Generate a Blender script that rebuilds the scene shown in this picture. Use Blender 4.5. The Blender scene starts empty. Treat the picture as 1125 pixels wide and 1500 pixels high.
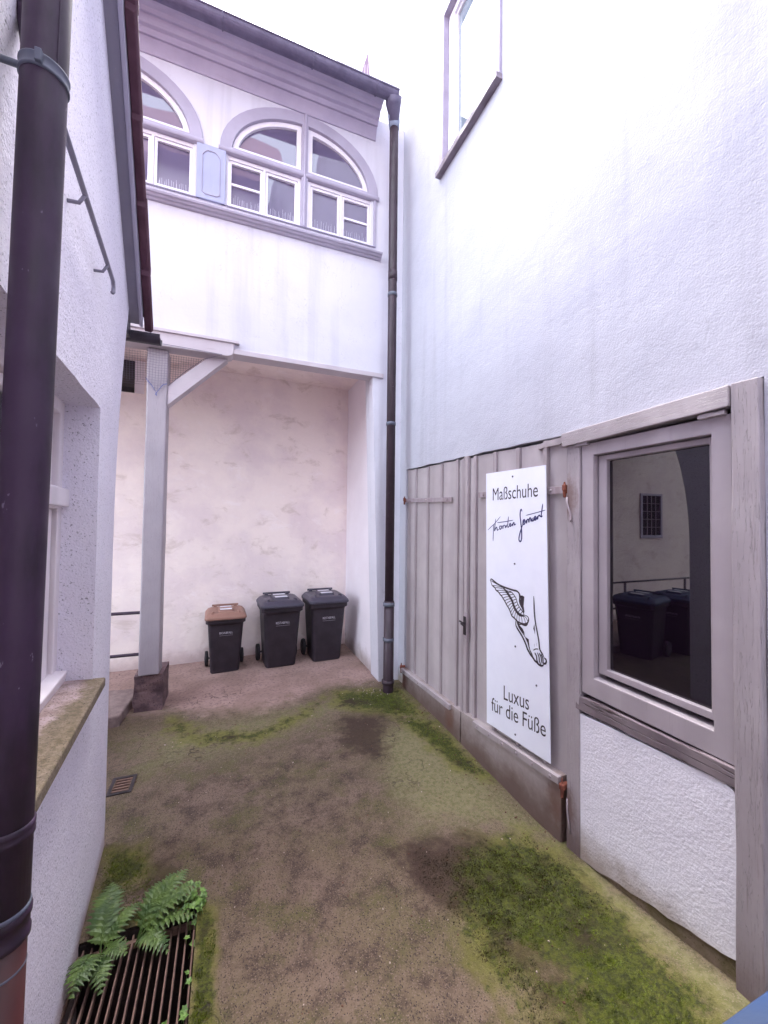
import bpy, bmesh, math, random
from mathutils import Vector, Matrix, noise
from mathutils.geometry import tessellate_polygon
random.seed(7)
R = math.radians
scene = bpy.context.scene
COL = scene.collection

# ---------------------------------------------------------------- camera
cam_data = bpy.data.cameras.new("camera")
cam_data.sensor_fit = 'HORIZONTAL'; cam_data.sensor_width = 36.0
cam_data.lens = 578.0 / 1125.0 * 36.0
cam_data.clip_start = 0.02; cam_data.clip_end = 500
cam = bpy.data.objects.new("camera", cam_data); COL.objects.link(cam)
yaw, pitch, roll = R(21.3), R(1.44), R(0.69)
fw = Vector((math.sin(yaw)*math.cos(pitch), math.cos(yaw)*math.cos(pitch), math.sin(pitch)))
rt0 = Vector((math.cos(yaw), -math.sin(yaw), 0)); up0 = rt0.cross(fw)
rt = rt0*math.cos(roll) + up0*math.sin(roll); up = -rt0*math.sin(roll) + up0*math.cos(roll)
cam.matrix_world = Matrix(((rt.x, up.x, -fw.x, 0), (rt.y, up.y, -fw.y, 0), (rt.z, up.z, -fw.z, 1.75), (0, 0, 0, 1)))
scene.camera = cam

# ---------------------------------------------------------------- sky, sun, exposure
world = bpy.data.worlds.new("World"); scene.world = world; world.use_nodes = True
SUN_EL, SUN_AZ = R(66), R(6)          # azimuth from +Y towards +X
wt = world.node_tree; wt.nodes.clear()
sky = wt.nodes.new('ShaderNodeTexSky'); sky.sky_type = 'NISHITA'; sky.sun_disc = False
sky.sun_elevation = SUN_EL; sky.sun_rotation = SUN_AZ
sky.air_density = 1.0; sky.dust_density = 3.0; sky.ozone_density = 1.0
hs = wt.nodes.new('ShaderNodeHueSaturation'); hs.inputs['Saturation'].default_value = 0.40
bg = wt.nodes.new('ShaderNodeBackground'); bg.inputs['Strength'].default_value = 0.145
wo = wt.nodes.new('ShaderNodeOutputWorld')
wt.links.new(sky.outputs[0], hs.inputs['Color']); wt.links.new(hs.outputs[0], bg.inputs[0]); wt.links.new(bg.outputs[0], wo.inputs[0])
sun_data = bpy.data.lights.new("sun", 'SUN'); sun_data.energy = 0.6; sun_data.angle = R(28); sun_data.color = (1.0, 0.965, 0.93)
sun = bpy.data.objects.new("sun", sun_data); COL.objects.link(sun)
sd = Vector((math.sin(SUN_AZ)*math.cos(SUN_EL), math.cos(SUN_AZ)*math.cos(SUN_EL), math.sin(SUN_EL)))
sun.location = sd*30; sun.rotation_euler = sd.to_track_quat('Z', 'Y').to_euler()
scene.view_settings.view_transform = 'Standard'; scene.view_settings.look = 'None'
scene.view_settings.exposure = 3.74; scene.view_settings.gamma = 1.0
scene.cycles.max_bounces = 10; scene.cycles.diffuse_bounces = 7

# ---------------------------------------------------------------- helpers
def lin(c):
    return tuple((x/12.92 if x <= .04045 else ((x+.055)/1.055)**2.4) for x in c)
def rgb(r, g, b): return lin((r/255, g/255, b/255)) + (1.0,)

class NB:
    """small node builder for one material"""
    def __init__(s, name):
        s.m = bpy.data.materials.new(name); s.m.use_nodes = True; s.t = s.m.node_tree; s.t.nodes.clear()
        s.out = s.t.nodes.new('ShaderNodeOutputMaterial'); s.p = s.t.nodes.new('ShaderNodeBsdfPrincipled')
        s.t.links.new(s.p.outputs[0], s.out.inputs[0])
        s.geo = s.t.nodes.new('ShaderNodeNewGeometry'); s.tc = s.t.nodes.new('ShaderNodeTexCoord')
        s.pos = s.geo.outputs['Position']; s.obj = s.tc.outputs['Object']
    def _set(s, sock, v):
        if isinstance(v, bpy.types.NodeSocket): s.t.links.new(v, sock)
        else: sock.default_value = v
    def scale(s, vec, sc):
        n = s.t.nodes.new('ShaderNodeMapping'); n.inputs['Scale'].default_value = sc; s._set(n.inputs['Vector'], vec); return n.outputs[0]
    def noise(s, vec, sc, det=3, rough=.5, dist=0, color=False):
        n = s.t.nodes.new('ShaderNodeTexNoise'); s._set(n.inputs['Vector'], vec)
        n.inputs['Scale'].default_value = sc; n.inputs['Detail'].default_value = det; n.inputs['Roughness'].default_value = rough; n.inputs['Distortion'].default_value = dist
        return n.outputs['Color' if color else 0]
    def voro(s, vec, sc, out='Distance', feat='F1'):
        n = s.t.nodes.new('ShaderNodeTexVoronoi'); n.feature = feat; s._set(n.inputs['Vector'], vec); n.inputs['Scale'].default_value = sc
        return n.outputs[out]
    def ramp(s, f, a, b, lo=0.0, hi=1.0):
        n = s.t.nodes.new('ShaderNodeMapRange'); n.interpolation_type = 'SMOOTHSTEP'
        s._set(n.inputs[0], f); n.inputs[1].default_value = a; n.inputs[2].default_value = b; n.inputs[3].default_value = lo; n.inputs[4].default_value = hi
        return n.outputs[0]
    def math(s, op, a, b=0.0):
        n = s.t.nodes.new('ShaderNodeMath'); n.operation = op; s._set(n.inputs[0], a); s._set(n.inputs[1], b); return n.outputs[0]
    def mix(s, f, a, b, mode='MIX'):
        n = s.t.nodes.new('ShaderNodeMix'); n.data_type = 'RGBA'; n.blend_type = mode
        s._set(n.inputs[0], f); s._set(n.inputs[6], a); s._set(n.inputs[7], b); return n.outputs[2]
    def sep(s, v):
        n = s.t.nodes.new('ShaderNodeSeparateXYZ'); s._set(n.inputs[0], v); return n.outputs
    def attr(s, name):
        n = s.t.nodes.new('ShaderNodeAttribute'); n.attribute_name = name; return n
    def bump(s, h, strength, dist, prev=None):
        n = s.t.nodes.new('ShaderNodeBump'); s._set(n.inputs['Height'], h); n.inputs['Strength'].default_value = strength; n.inputs['Distance'].default_value = dist
        if prev is not None: s.t.links.new(prev, n.inputs['Normal'])
        return n.outputs[0]
    def done(s, color=None, rough=.6, normal=None, **kw):
        if color is not None: s._set(s.p.inputs['Base Color'], color)
        s._set(s.p.inputs['Roughness'], rough)
        if normal is not None: s.t.links.new(normal, s.p.inputs['Normal'])
        for k, v in kw.items(): s._set(s.p.inputs[k.replace('_', ' ')], v)
        return s.m

def root_loc(o):
    while o.parent is not None: o = o.parent
    return Vector(o.location)
def obj(name, bm, m, parent=None, smooth=False, bevel=0.0, recalc=True, local=False):
    """link a bmesh as ONE mesh object; vertices are given in world metres unless local"""
    if recalc: bmesh.ops.recalc_face_normals(bm, faces=bm.faces[:])
    if not local:
        if parent is not None: off = root_loc(parent)
        else:
            xs = [v.co for v in bm.verts]
            off = Vector(((min(c.x for c in xs)+max(c.x for c in xs))/2, (min(c.y for c in xs)+max(c.y for c in xs))/2, min(c.z for c in xs)))
        for v in bm.verts: v.co -= off
    else: off = Vector((0, 0, 0))
    me = bpy.data.meshes.new(name); bm.to_mesh(me); bm.free()
    if m is not None: me.materials.append(m)
    if smooth:
        for p in me.polygons: p.use_smooth = True
    o = bpy.data.objects.new(name, me); COL.objects.link(o)
    if parent is not None: o.parent = parent
    elif not local: o.location = off
    if bevel:
        b = o.modifiers.new('bevel', 'BEVEL'); b.width = bevel; b.segments = 2; b.limit_method = 'ANGLE'; b.angle_limit = R(40)
    return o
def tag(o, label=None, cat=None, group=None, kind=None):
    if label: o['label'] = label
    if cat: o['category'] = cat
    if group: o['group'] = group
    if kind: o['kind'] = kind
    return o
def thing(name, label, cat, loc, group=None):
    o = bpy.data.objects.new(name, None); COL.objects.link(o); o.location = loc; o.empty_display_size = .2
    return tag(o, label, cat, group)
def copy_tree(o, parent=None):
    c = o.copy(); COL.objects.link(c)
    if parent is not None: c.parent = parent
    for ch in list(o.children): copy_tree(ch, c)
    return c
def B(): return bmesh.new()
def box(bm, x0, x1, y0, y1, z0, z1):
    v = [bm.verts.new((x, y, z)) for x in (x0, x1) for y in (y0, y1) for z in (z0, z1)]
    for f in ((0,1,3,2), (4,6,7,5), (0,4,5,1), (2,3,7,6), (0,2,6,4), (1,5,7,3)): bm.faces.new([v[i] for i in f])
    return bm
def hexa(bm, p):
    """eight points: four of one end, four of the other"""
    v = [bm.verts.new(q) for q in p]
    bm.faces.new(v[:4]); bm.faces.new(v[4:][::-1])
    for i in range(4): bm.faces.new((v[i], v[(i+1) % 4], v[4+(i+1) % 4], v[4+i]))
    return bm
def plate(bm, outer, holes, d0, d1, fn, back=True):
    """flat slab with holes; outlines in (a, b), depth d0 (front) to d1 (back), fn maps (a, b, d) to a point"""
    loops = [outer] + list(holes)
    flat = [p for l in loops for p in l]
    tris = tessellate_polygon([[Vector((a, b, 0)) for a, b in l] for l in loops])
    F = [bm.verts.new(fn(a, b, d0)) for a, b in flat]
    for t in tris: bm.faces.new([F[i] for i in t])
    if d1 is not None:
        K = [bm.verts.new(fn(a, b, d1)) for a, b in flat]
        if back:
            for t in tris: bm.faces.new([K[i] for i in reversed(t)])
        k = 0
        for l in loops:
            n = len(l)
            for i in range(n): bm.faces.new((F[k+i], F[k+(i+1) % n], K[k+(i+1) % n], K[k+i]))
            k += n
    return bm
def rect(a0, a1, b0, b1): return [(a0, b0), (a1, b0), (a1, b1), (a0, b1)]
def tube(bm, pts, r, seg=10, caps=True):
    pts = [Vector(p) for p in pts]; n = len(pts)
    rs = r if isinstance(r, (list, tuple)) else [r]*n
    ref = None; rings = []
    for i, p in enumerate(pts):
        d = (pts[min(i+1, n-1)] - pts[max(i-1, 0)]).normalized()
        if ref is None: ref = d.orthogonal().normalized()
        ref = (ref - d*ref.dot(d)).normalized(); s = d.cross(ref)
        rings.append([bm.verts.new(p + (ref*math.cos(2*math.pi*k/seg) + s*math.sin(2*math.pi*k/seg))*rs[i]) for k in range(seg)])
    for a, b in zip(rings, rings[1:]):
        for k in range(seg): bm.faces.new((a[k], a[(k+1) % seg], b[(k+1) % seg], b[k]))
    if caps: bm.faces.new(rings[0][::-1]); bm.faces.new(rings[-1])
    return bm
def lathe(bm, c, prof, seg=24, axis='Z'):
    """profile of (radius, height) about an axis through c"""
    rings = []
    for r, h in prof:
        ring = []
        for k in range(seg):
            a = 2*math.pi*k/seg; x, y = r*math.cos(a), r*math.sin(a)
            ring.append(bm.verts.new(Vector(c) + (Vector((x, y, h)) if axis == 'Z' else Vector((h, x, y)))))
        rings.append(ring)
    for a, b in zip(rings, rings[1:]):
        for k in range(seg): bm.faces.new((a[k], a[(k+1) % seg], b[(k+1) % seg], b[k]))
    bm.faces.new(rings[0][::-1]); bm.faces.new(rings[-1])
    return bm
def loft(bm, rings, caps=True):
    rv = [[bm.verts.new(p) for p in r] for r in rings]; n = len(rv[0])
    for a, b in zip(rv, rv[1:]):
        for k in range(n): bm.faces.new((a[k], a[(k+1) % n], b[(k+1) % n], b[k]))
    if caps: bm.faces.new(rv[0][::-1]); bm.faces.new(rv[-1])
    return bm
def rrect(cx, cy, w, d, r, z, n=4):
    out = []
    for sx, sy, a0 in ((1, 1, 0), (-1, 1, 90), (-1, -1, 180), (1, -1, 270)):
        for k in range(n+1):
            a = R(a0 + 90*k/n); out.append((cx + sx*(w/2-r) + r*math.cos(a), cy + sy*(d/2-r) + r*math.sin(a), z))
    return out
def beam(bm, p0, p1, wx, up, hz, seg=24, jit=.003, seed=0.0, freq=3.0):
    """timber from p0 to p1; wx = sideways vector (full width), up = upward vector (full height); edges wander a little"""
    p0, p1, wx, up = Vector(p0), Vector(p1), Vector(wx), Vector(up)
    rings = []
    for i in range(seg+1):
        t = i/seg; c = p0.lerp(p1, t); ring = []
        for a, b in ((-.5, -.5), (.5, -.5), (.5, .5), (-.5, .5)):
            q = c + wx*a + up*b
            nz = noise.noise_vector(q*freq + Vector((seed, seed*.3, a*7+b*3)))
            ring.append(q + nz*jit)
        rings.append(ring)
    return loft(bm, rings)
def smoothline(pts, sub=6):
    if len(pts) < 3: return pts
    P = [pts[0]] + list(pts) + [pts[-1]]; out = []
    for i in range(1, len(P)-2):
        a, b, c, d = (Vector(p) for p in P[i-1:i+3])
        for k in range(sub):
            t = k/sub
            out.append(.5*((2*b) + (c-a)*t + (2*a-5*b+4*c-d)*t*t + (3*b-a-3*c+d)*t**3))
    out.append(Vector(P[-1])); return out
def ribbon(bm, pts2, w, fn, d):
    """flat ink stroke along 2D points, pointed a little at its ends"""
    pts = [Vector(p) for p in smoothline([Vector(p) for p in pts2])]; n = len(pts); L = []
    for i, p in enumerate(pts):
        t = (pts[min(i+1, n-1)] - pts[max(i-1, 0)])
        if t.length < 1e-6: t = Vector((1, 0))
        t.normalize(); nn = Vector((-t.y, t.x)); e = min(1.0, .35 + 5*min(i, n-1-i)/n); h = w*.5*e
        L.append((bm.verts.new(fn(*(p+nn*h), d)), bm.verts.new(fn(*(p-nn*h), d))))
    for a, b in zip(L, L[1:]): bm.faces.new((a[0], a[1], b[1], b[0]))
def text2d(s):
    """letters as flat triangles: list of 2D polygons and the width"""
    cu = bpy.data.curves.new("lettering", 'FONT'); cu.body = s; cu.size = 1.0; cu.resolution_u = 4
    o = bpy.data.objects.new("lettering", cu); COL.objects.link(o)
    dg = bpy.context.evaluated_depsgraph_get(); me = bpy.data.meshes.new_from_object(o.evaluated_get(dg))
    polys = [[tuple(me.vertices[i].co[:2]) for i in p.vertices] for p in me.polygons]
    bpy.data.objects.remove(o); bpy.data.curves.remove(cu); bpy.data.meshes.remove(me)
    xs = [q[0] for p in polys for q in p]
    return polys, min(xs), max(xs)
def write(bm, s, fn, squeeze=None):
    """fn(u, v): u 0..1 along the line, v in cap heights (0.7 em = one)"""
    polys, x0, x1 = text2d(s)
    for p in polys:
        try: bm.faces.new([bm.verts.new(fn((x-x0)/(x1-x0), y/.70)) for x, y in p])
        except ValueError: pass
    return bm

# ---------------------------------------------------------------- materials
def plaster(name, col, col2, grain=70, strength=.5, dist=.004, stain=None, stain_h=.35, pits=0.0, patch=2.0, patch_amt=.5, relief=.12, blot=.0, streak=.0):
    b = NB(name); P = b.pos
    m = b.ramp(b.noise(P, patch, 5, .6), .35, .68)
    c = b.mix(b.math('MULTIPLY', m, patch_amt), col, col2)
    if blot:
        c = b.mix(b.math('MULTIPLY', b.ramp(b.noise(b.scale(P, (1, 1, 1.7)), 3.3, 6, .68, .5), .54, .70), blot), c, rgb(198, 180, 170))
        c = b.mix(b.math('MULTIPLY', b.ramp(b.noise(b.scale(P, (1, 1, 1.5)), 2.1, 6, .7, .8), .56, .66), blot*.9), c, rgb(250, 240, 240))
    if streak:
        c = b.mix(b.math('MULTIPLY', b.ramp(b.noise(b.scale(P, (7, 7, .35)), 1.0, 4, .6), .48, .75), streak), c, rgb(150, 146, 156))
        cr = b.ramp(b.math('ABSOLUTE', b.math('SUBTRACT', b.noise(P, .55, 6, .72, .4), .5)), 0, .0018, .22, 0)
        c = b.mix(cr, c, rgb(140, 134, 144))
    if pits:
        pn = b.ramp(b.noise(P, grain*.9, 2, .6), .28, .40, 1, 0)
        c = b.mix(b.math('MULTIPLY', pn, pits), c, rgb(92, 84, 98))
    if stain:
        z = b.sep(P)[2]
        w = b.math('ADD', z, b.math('MULTIPLY', b.math('SUBTRACT', b.noise(P, 6, 5, .65), .5), stain_h*1.1))
        s = b.ramp(w, 0.0, stain_h, 1, 0)
        c = b.mix(b.math('MULTIPLY', s, .8), c, stain)
    n1 = b.noise(P, grain, 3, .6); n0 = b.noise(b.scale(P, (1, 1, 1.8)), 7, 5, .65, .6); n2 = b.noise(P, grain*.22, 3, .55); n3 = b.noise(P, 1.6, 2)
    nn = b.bump(n3, .5, .05); nn = b.bump(n0, relief, .02, nn); nn = b.bump(n2, strength*.42, dist*2.0, nn); nn = b.bump(n1, strength, dist, nn)
    return b.done(c, .92, nn)
M = {}
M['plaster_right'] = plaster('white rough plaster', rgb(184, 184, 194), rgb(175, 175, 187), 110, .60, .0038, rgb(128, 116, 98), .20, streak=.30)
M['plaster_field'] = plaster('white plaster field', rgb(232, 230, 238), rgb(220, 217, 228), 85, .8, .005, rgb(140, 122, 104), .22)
M['plaster_left'] = plaster('white roughcast', rgb(232, 227, 238), rgb(220, 214, 229), 120, .95, .005, rgb(170, 150, 150), .10, pits=.75)
M['plaster_facade'] = plaster('smooth white plaster', rgb(210, 209, 219), rgb(200, 199, 211), 45, .22, .003, streak=.22)
M['plaster_pink'] = plaster('pale pink passage plaster', rgb(246, 233, 228), rgb(232, 217, 218), 26, .45, .006, rgb(186, 166, 164), .22, patch=1.7, patch_amt=1.0, relief=.6, blot=.5)
M['plaster_pier'] = plaster('pier plaster', rgb(236, 230, 238), rgb(226, 218, 226), 40, .35, .004, rgb(150, 132, 126), .25)
M['plaster_far'] = plaster('far house plaster', rgb(205, 200, 205), rgb(190, 186, 194), 30, .3, .004)

def timber(name, col, col2, axis, flake=.25, crack=0.0, rough=.55, dirt=None, rust=()):
    b = NB(name); P = b.pos
    sc = {'Z': (60, 60, 3.0), 'Y': (60, 3.0, 60), 'X': (3.0, 60, 60)}[axis]
    g = b.noise(b.scale(P, sc), 1.0, 4, .6, .6)
    w = b.noise(P, 3.5, 4, .6)
    c = b.mix(b.ramp(w, .3, .72), col, col2)
    if axis == 'Z': c = b.mix(b.math('MULTIPLY', b.ramp(b.noise(b.scale(P, (0, 7.3, 0)), 1.0, 0), .35, .65), .35), c, tuple(x*.72 for x in col2[:3]) + (1,))
    fl = b.ramp(b.noise(b.scale(P, tuple(s*.5 for s in sc)), 1.3, 5, .7), .60, .70)
    c = b.mix(b.math('MULTIPLY', fl, flake), c, rgb(112, 96, 100))
    fl2 = b.ramp(b.noise(b.scale(P, tuple(s*.35 for s in sc)), 1.7, 5, .7, .4), .66, .72)
    c = b.mix(b.math('MULTIPLY', fl2, flake*.8), c, rgb(196, 188, 194))
    if dirt:
        z = b.sep(P)[2]; wz = b.math('ADD', z, b.math('MULTIPLY', b.math('SUBTRACT', b.noise(P, 5, 5, .65), .5), .35))
        c = b.mix(b.math('MULTIPLY', b.ramp(wz, 0, .30, 1, 0), .85), c, dirt)
    for p, r in rust:
        d = b.t.nodes.new('ShaderNodeVectorMath'); d.operation = 'DISTANCE'; b.t.links.new(b.scale(P, (1, 1, .55)), d.inputs[0]); d.inputs[1].default_value = (p[0], p[1], p[2]*.55)
        k = b.ramp(b.math('ADD', b.math('DIVIDE', d.outputs['Value'], r), b.math('MULTIPLY', b.math('SUBTRACT', b.noise(P, 30, 4, .65), .5), .9)), .30, 1.0, .6, 0)
        c = b.mix(k, c, rgb(100, 62, 48))
    n = b.bump(g, .35, .0022); n = b.bump(w, .25, .01, n)
    if crack:
        k = b.ramp(b.noise(b.scale(P, tuple(s*.45 for s in sc)), 1.0, 3, .55, .9), .40, .47, 1, 0)
        k2 = b.ramp(b.noise(b.scale(P, tuple(s*.45 for s in sc)), 1.0, 3, .55, .9), .475, .50, 0, 1)
        kk = b.math('MULTIPLY', b.ramp(b.math('ABSOLUTE', b.math('SUBTRACT', b.noise(b.scale(P, tuple(s*(1.5 if crack < .8 else .35) for s in sc)), 1.0, 3, .55, .2), .5)), 0.0, .012 if crack < .8 else .028, 1, 0), crack)
        c = b.mix(kk, c, rgb(72, 56, 62)); n = b.bump(b.math('MULTIPLY', kk, -1), .8, .006, n)
    return b.done(c, rough, n)
GREY, GREY2 = rgb(150, 140, 149), rgb(139, 129, 136)
M['gate_board'] = timber('painted gate board', rgb(184, 175, 177), rgb(170, 160, 163), 'Z', .35)
M['gate_batten'] = timber('painted gate batten', rgb(172, 162, 165), rgb(158, 147, 150), 'Z', .35)
M['kick_board'] = timber('stained kick board', rgb(172, 162, 162), rgb(154, 142, 140), 'Y', .35, dirt=rgb(82, 58, 50), rust=(((1.75, 1.74, .22), .12), ((1.75, 2.93, .14), .10), ((1.75, 3.88, .12), .12)))
M['post_paint'] = timber('flaking grey post paint', rgb(172, 163, 167), rgb(156, 146, 151), 'Z', .45, .4, dirt=rgb(104, 84, 84), rust=(((1.762, 1.69, 1.90), .09), ((1.762, 1.69, .20), .08)))
M['beam_paint'] = timber('flaking grey beam paint', rgb(172, 163, 166), rgb(152, 142, 146), 'Y', .5, .4)
M['sill_wood'] = timber('weathered cracked sill timber', rgb(128, 116, 120), rgb(104, 92, 98), 'Y', .8, .9, .75)
M['window_grey'] = timber('smooth grey window paint', rgb(168, 159, 164), rgb(159, 149, 155), 'Z', .12, rough=.45)
M['support_paint'] = timber('grey green support paint', rgb(176, 168, 175), rgb(166, 158, 166), 'Z', .1, .15, dirt=rgb(150, 136, 138))
M['support_beam'] = timber('pale support beam paint', rgb(192, 184, 190), rgb(184, 174, 181), 'X', .18)
M['trim_lilac'] = timber('lilac grey trim', rgb(170, 164, 182), rgb(160, 154, 172), 'X', .12)
M['cornice'] = timber('lilac grey cornice boards', rgb(178, 170, 190), rgb(166, 158, 180), 'X', .12)
M['panel_blue'] = timber('pale blue panel', rgb(164, 169, 196), rgb(157, 161, 190), 'Z', .12)
M['white_paint'] = timber('white window paint', rgb(238, 234, 242), rgb(228, 224, 232), 'Z', .05, rough=.4)
M['cream_paint'] = timber('old cream window paint', rgb(240, 232, 234), rgb(230, 220, 224), 'Z', .2, rough=.5)
M['barge_grey'] = timber('grey barge board', rgb(140, 136, 150), rgb(130, 126, 142), 'Y', .15)

def metal(name, col, col2, rough=.45, spots=None, met=0.0, sc=14):
    b = NB(name); P = b.pos
    c = b.mix(b.ramp(b.noise(b.scale(P, (sc, sc, sc*.25)), 1, 5, .65), .35, .7), col, col2)
    if spots:
        c = b.mix(b.math('MULTIPLY', b.ramp(b.noise(b.scale(P, (60, 60, 26)), 1, 3, .6), .70, .75), .7), c, spots)
    n = b.bump(b.noise(P, 60, 3), .08, .002)
    return b.done(c, b.ramp(b.noise(P, 9, 4), .3, .7, rough-.08, rough+.12), n, Metallic=met)
M['pipe'] = metal('dark copper pipe', rgb(56, 34, 60), rgb(34, 20, 36), .55, rgb(130, 118, 138))
M['pipe_red'] = metal('red brown standpipe', rgb(58, 19, 19), rgb(44, 13, 16), .45)
M['pipe_seam'] = metal('greenish copper joint', rgb(92, 98, 110), rgb(82, 84, 102), .5)
M['far_pipe'] = metal('brown downpipe', rgb(56, 40, 52), rgb(44, 31, 40), .5, rgb(120, 108, 118))
M['verdigris'] = metal('pale verdigris sleeve', rgb(150, 162, 182), rgb(122, 130, 156), .6)
M['gutter'] = metal('dark zinc gutter', rgb(98, 92, 116), rgb(86, 80, 104), .5)
M['gutter_dark'] = metal('black gutter', rgb(52, 46, 60), rgb(44, 38, 50), .45)
M['iron'] = metal('black iron', rgb(42, 34, 40), rgb(30, 22, 28), .55)
M['rail'] = metal('grey steel rail', rgb(92, 80, 94), rgb(80, 68, 82), .45)
M['rust'] = metal('rusty iron', rgb(122, 66, 50), rgb(84, 44, 38), .85, sc=40)
M['strap'] = metal('painted iron strap', rgb(158, 146, 152), rgb(140, 124, 128), .55, rgb(120, 80, 66), sc=30)
M['grate'] = metal('rusty grate iron', rgb(112, 86, 74), rgb(92, 68, 62), .7, sc=30)
M['spike'] = metal('steel wire', rgb(190, 186, 200), rgb(170, 168, 184), .35, met=.6)

def plain(name, col, rough=.5, bump=.0, sc=60, col2=None, **kw):
    b = NB(name); c = b.mix(b.ramp(b.noise(b.obj, 7, 4, .6), .3, .7), col, col2 or tuple(x*.86 for x in col[:3])+(1,))
    return b.done(c, rough, b.bump(b.noise(b.obj, sc, 3), bump, .002) if bump else None, **kw)
M['bin_body'] = plain('black bin plastic', rgb(48, 40, 50), .5, .25, 160, col2=rgb(36, 29, 38))
M['bin_lid'] = plain('dark bin lid plastic', rgb(66, 62, 78), .42, .2, 120)
M['bin_lid_brown'] = plain('brown bin lid plastic', rgb(150, 112, 98), .5, .2, 120)
M['bin_lid_blue'] = plain('blue bin lid plastic', rgb(26, 58, 104), .65, .3, 90, col2=rgb(44, 58, 84))
M['rubber'] = plain('black rubber', rgb(32, 27, 34), .7)
M['sticker'] = plain('white sticker', rgb(226, 226, 236), .4)
M['print_white'] = plain('white print', rgb(214, 210, 220), .5)
M['print_grey'] = plain('faint grey print', rgb(150, 142, 154), .5)
M['sign_white'] = plain('white sign panel', rgb(236, 238, 250), .35, col2=rgb(232, 234, 247))
M['ink_black'] = plain('dark sign print', rgb(46, 34, 46), .45)
M['ink_blue'] = plain('blue sign print', rgb(44, 42, 104), .45)
M['tile'] = plain('red brown roof tile', rgb(96, 62, 76), .75, .4, 40, col2=rgb(78, 46, 60))
M['roof_tile'] = plain('weathered roof tile', rgb(120, 92, 96), .8, .5, 30, col2=rgb(92, 70, 78))
M['net'] = plain('grey bird net', rgb(92, 88, 110), .7)
M['net_blue'] = plain('blue cord', rgb(84, 98, 170), .6)
M['pink_flash'] = plain('pink flashing', rgb(142, 118, 140), .6)
M['curtain'] = plain('pale curtain', rgb(112, 98, 106), .9)
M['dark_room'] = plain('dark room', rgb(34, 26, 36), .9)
M['chip'] = plain('pale chips', rgb(166, 150, 142), .9)
M['dry_leaf'] = plain('brown bits', rgb(92, 62, 48), .9)
def leafmat(name, c1, c2):
    b = NB(name); c = b.mix(b.ramp(b.noise(b.pos, 22, 3), .3, .7), c1, c2); c = b.mix(b.ramp(b.noise(b.pos, 34, 3, .6), .64, .74, 0, .7), c, rgb(112, 92, 46))
    return b.done(c, .5, None, Subsurface_Weight=0.0, Transmission_Weight=0.0)
M['fern'] = leafmat('fern green', rgb(82, 104, 44), rgb(52, 76, 32))
M['herb'] = leafmat('herb green', rgb(104, 134, 62), rgb(80, 112, 50))
M['moss'] = leafmat('moss green', rgb(98, 110, 10), rgb(54, 62, 5))
M['moss_brown'] = leafmat('brown moss', rgb(54, 42, 18), rgb(36, 26, 12))
def glass(name, tint, ior=1.6, wav=.0):
    b = NB(name)
    n = b.bump(b.noise(b.pos, 2.2, 2), wav, .02) if wav else None
    return b.done(tint, .015, n, IOR=ior)
M['glass_shop'] = glass('dark shop glass', rgb(20, 12, 22), 1.7)
M['glass_arch'] = glass('old arched glass', rgb(98, 90, 116), 1.9, .10)  # lightened base colour: part of the pane reflections is put into the tint
M['glass_up'] = glass('sky mirror glass', rgb(120, 130, 140), 2.6)
def clear(name):
    b = NB(name); g = b.t.nodes.new('ShaderNodeBsdfGlossy'); g.inputs['Roughness'].default_value = .02
    t = b.t.nodes.new('ShaderNodeBsdfTransparent'); t.inputs[0].default_value = (.82, .8, .84, 1)
    f = b.t.nodes.new('ShaderNodeFresnel'); f.inputs[0].default_value = 1.5
    mx = b.t.nodes.new('ShaderNodeMixShader'); b.t.links.new(f.outputs[0], mx.inputs[0]); b.t.links.new(t.outputs[0], mx.inputs[1]); b.t.links.new(g.outputs[0], mx.inputs[2])
    b.t.links.new(mx.outputs[0], b.out.inputs[0]); return b.m
M['glass_clear'] = clear('clear window glass')

def ledge_mat():
    b = NB('mossy stone ledge'); P = b.pos
    c = b.mix(b.ramp(b.noise(P, 12, 5, .65), .35, .65), rgb(176, 156, 156), rgb(144, 124, 120))
    x = b.sep(P)[0]
    edge = b.math('ADD', b.ramp(x, -.64, -.50), b.math('MULTIPLY', b.math('SUBTRACT', b.noise(P, 14, 5, .7), .5), 1.6))
    c = b.mix(b.math('MULTIPLY', b.ramp(edge, .35, .85), .8), c, b.mix(b.ramp(b.noise(P, 55, 5, .7), .38, .62), rgb(78, 72, 36), rgb(120, 106, 84)))
    c = b.mix(b.ramp(b.noise(P, 160, 2), .58, .68), c, rgb(78, 66, 54))
    n = b.bump(b.noise(P, 120, 4, .7), .8, .004)
    return b.done(c, .95, n)
M['ledge'] = ledge_mat()
def concrete(name, c1, c2, dark, sc=40):
    b = NB(name); P = b.pos
    c = b.mix(b.ramp(b.noise(P, 9, 5, .65), .35, .65), c1, c2)
    c = b.mix(b.ramp(b.voro(P, sc), .10, .25, .8, 0), c, dark)
    return b.done(c, .95, b.bump(b.noise(P, sc*1.5, 4, .7), .9, .006))
M['plinth'] = concrete('dark pitted plinth concrete', rgb(124, 100, 102), rgb(84, 66, 72), rgb(56, 42, 48), 45)
M['step'] = concrete('step concrete', rgb(150, 132, 128), rgb(124, 106, 104), rgb(110, 92, 92), 60)
M['pit'] = concrete('pit soil', rgb(56, 42, 38), rgb(36, 26, 26), rgb(24, 16, 16), 30)

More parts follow.
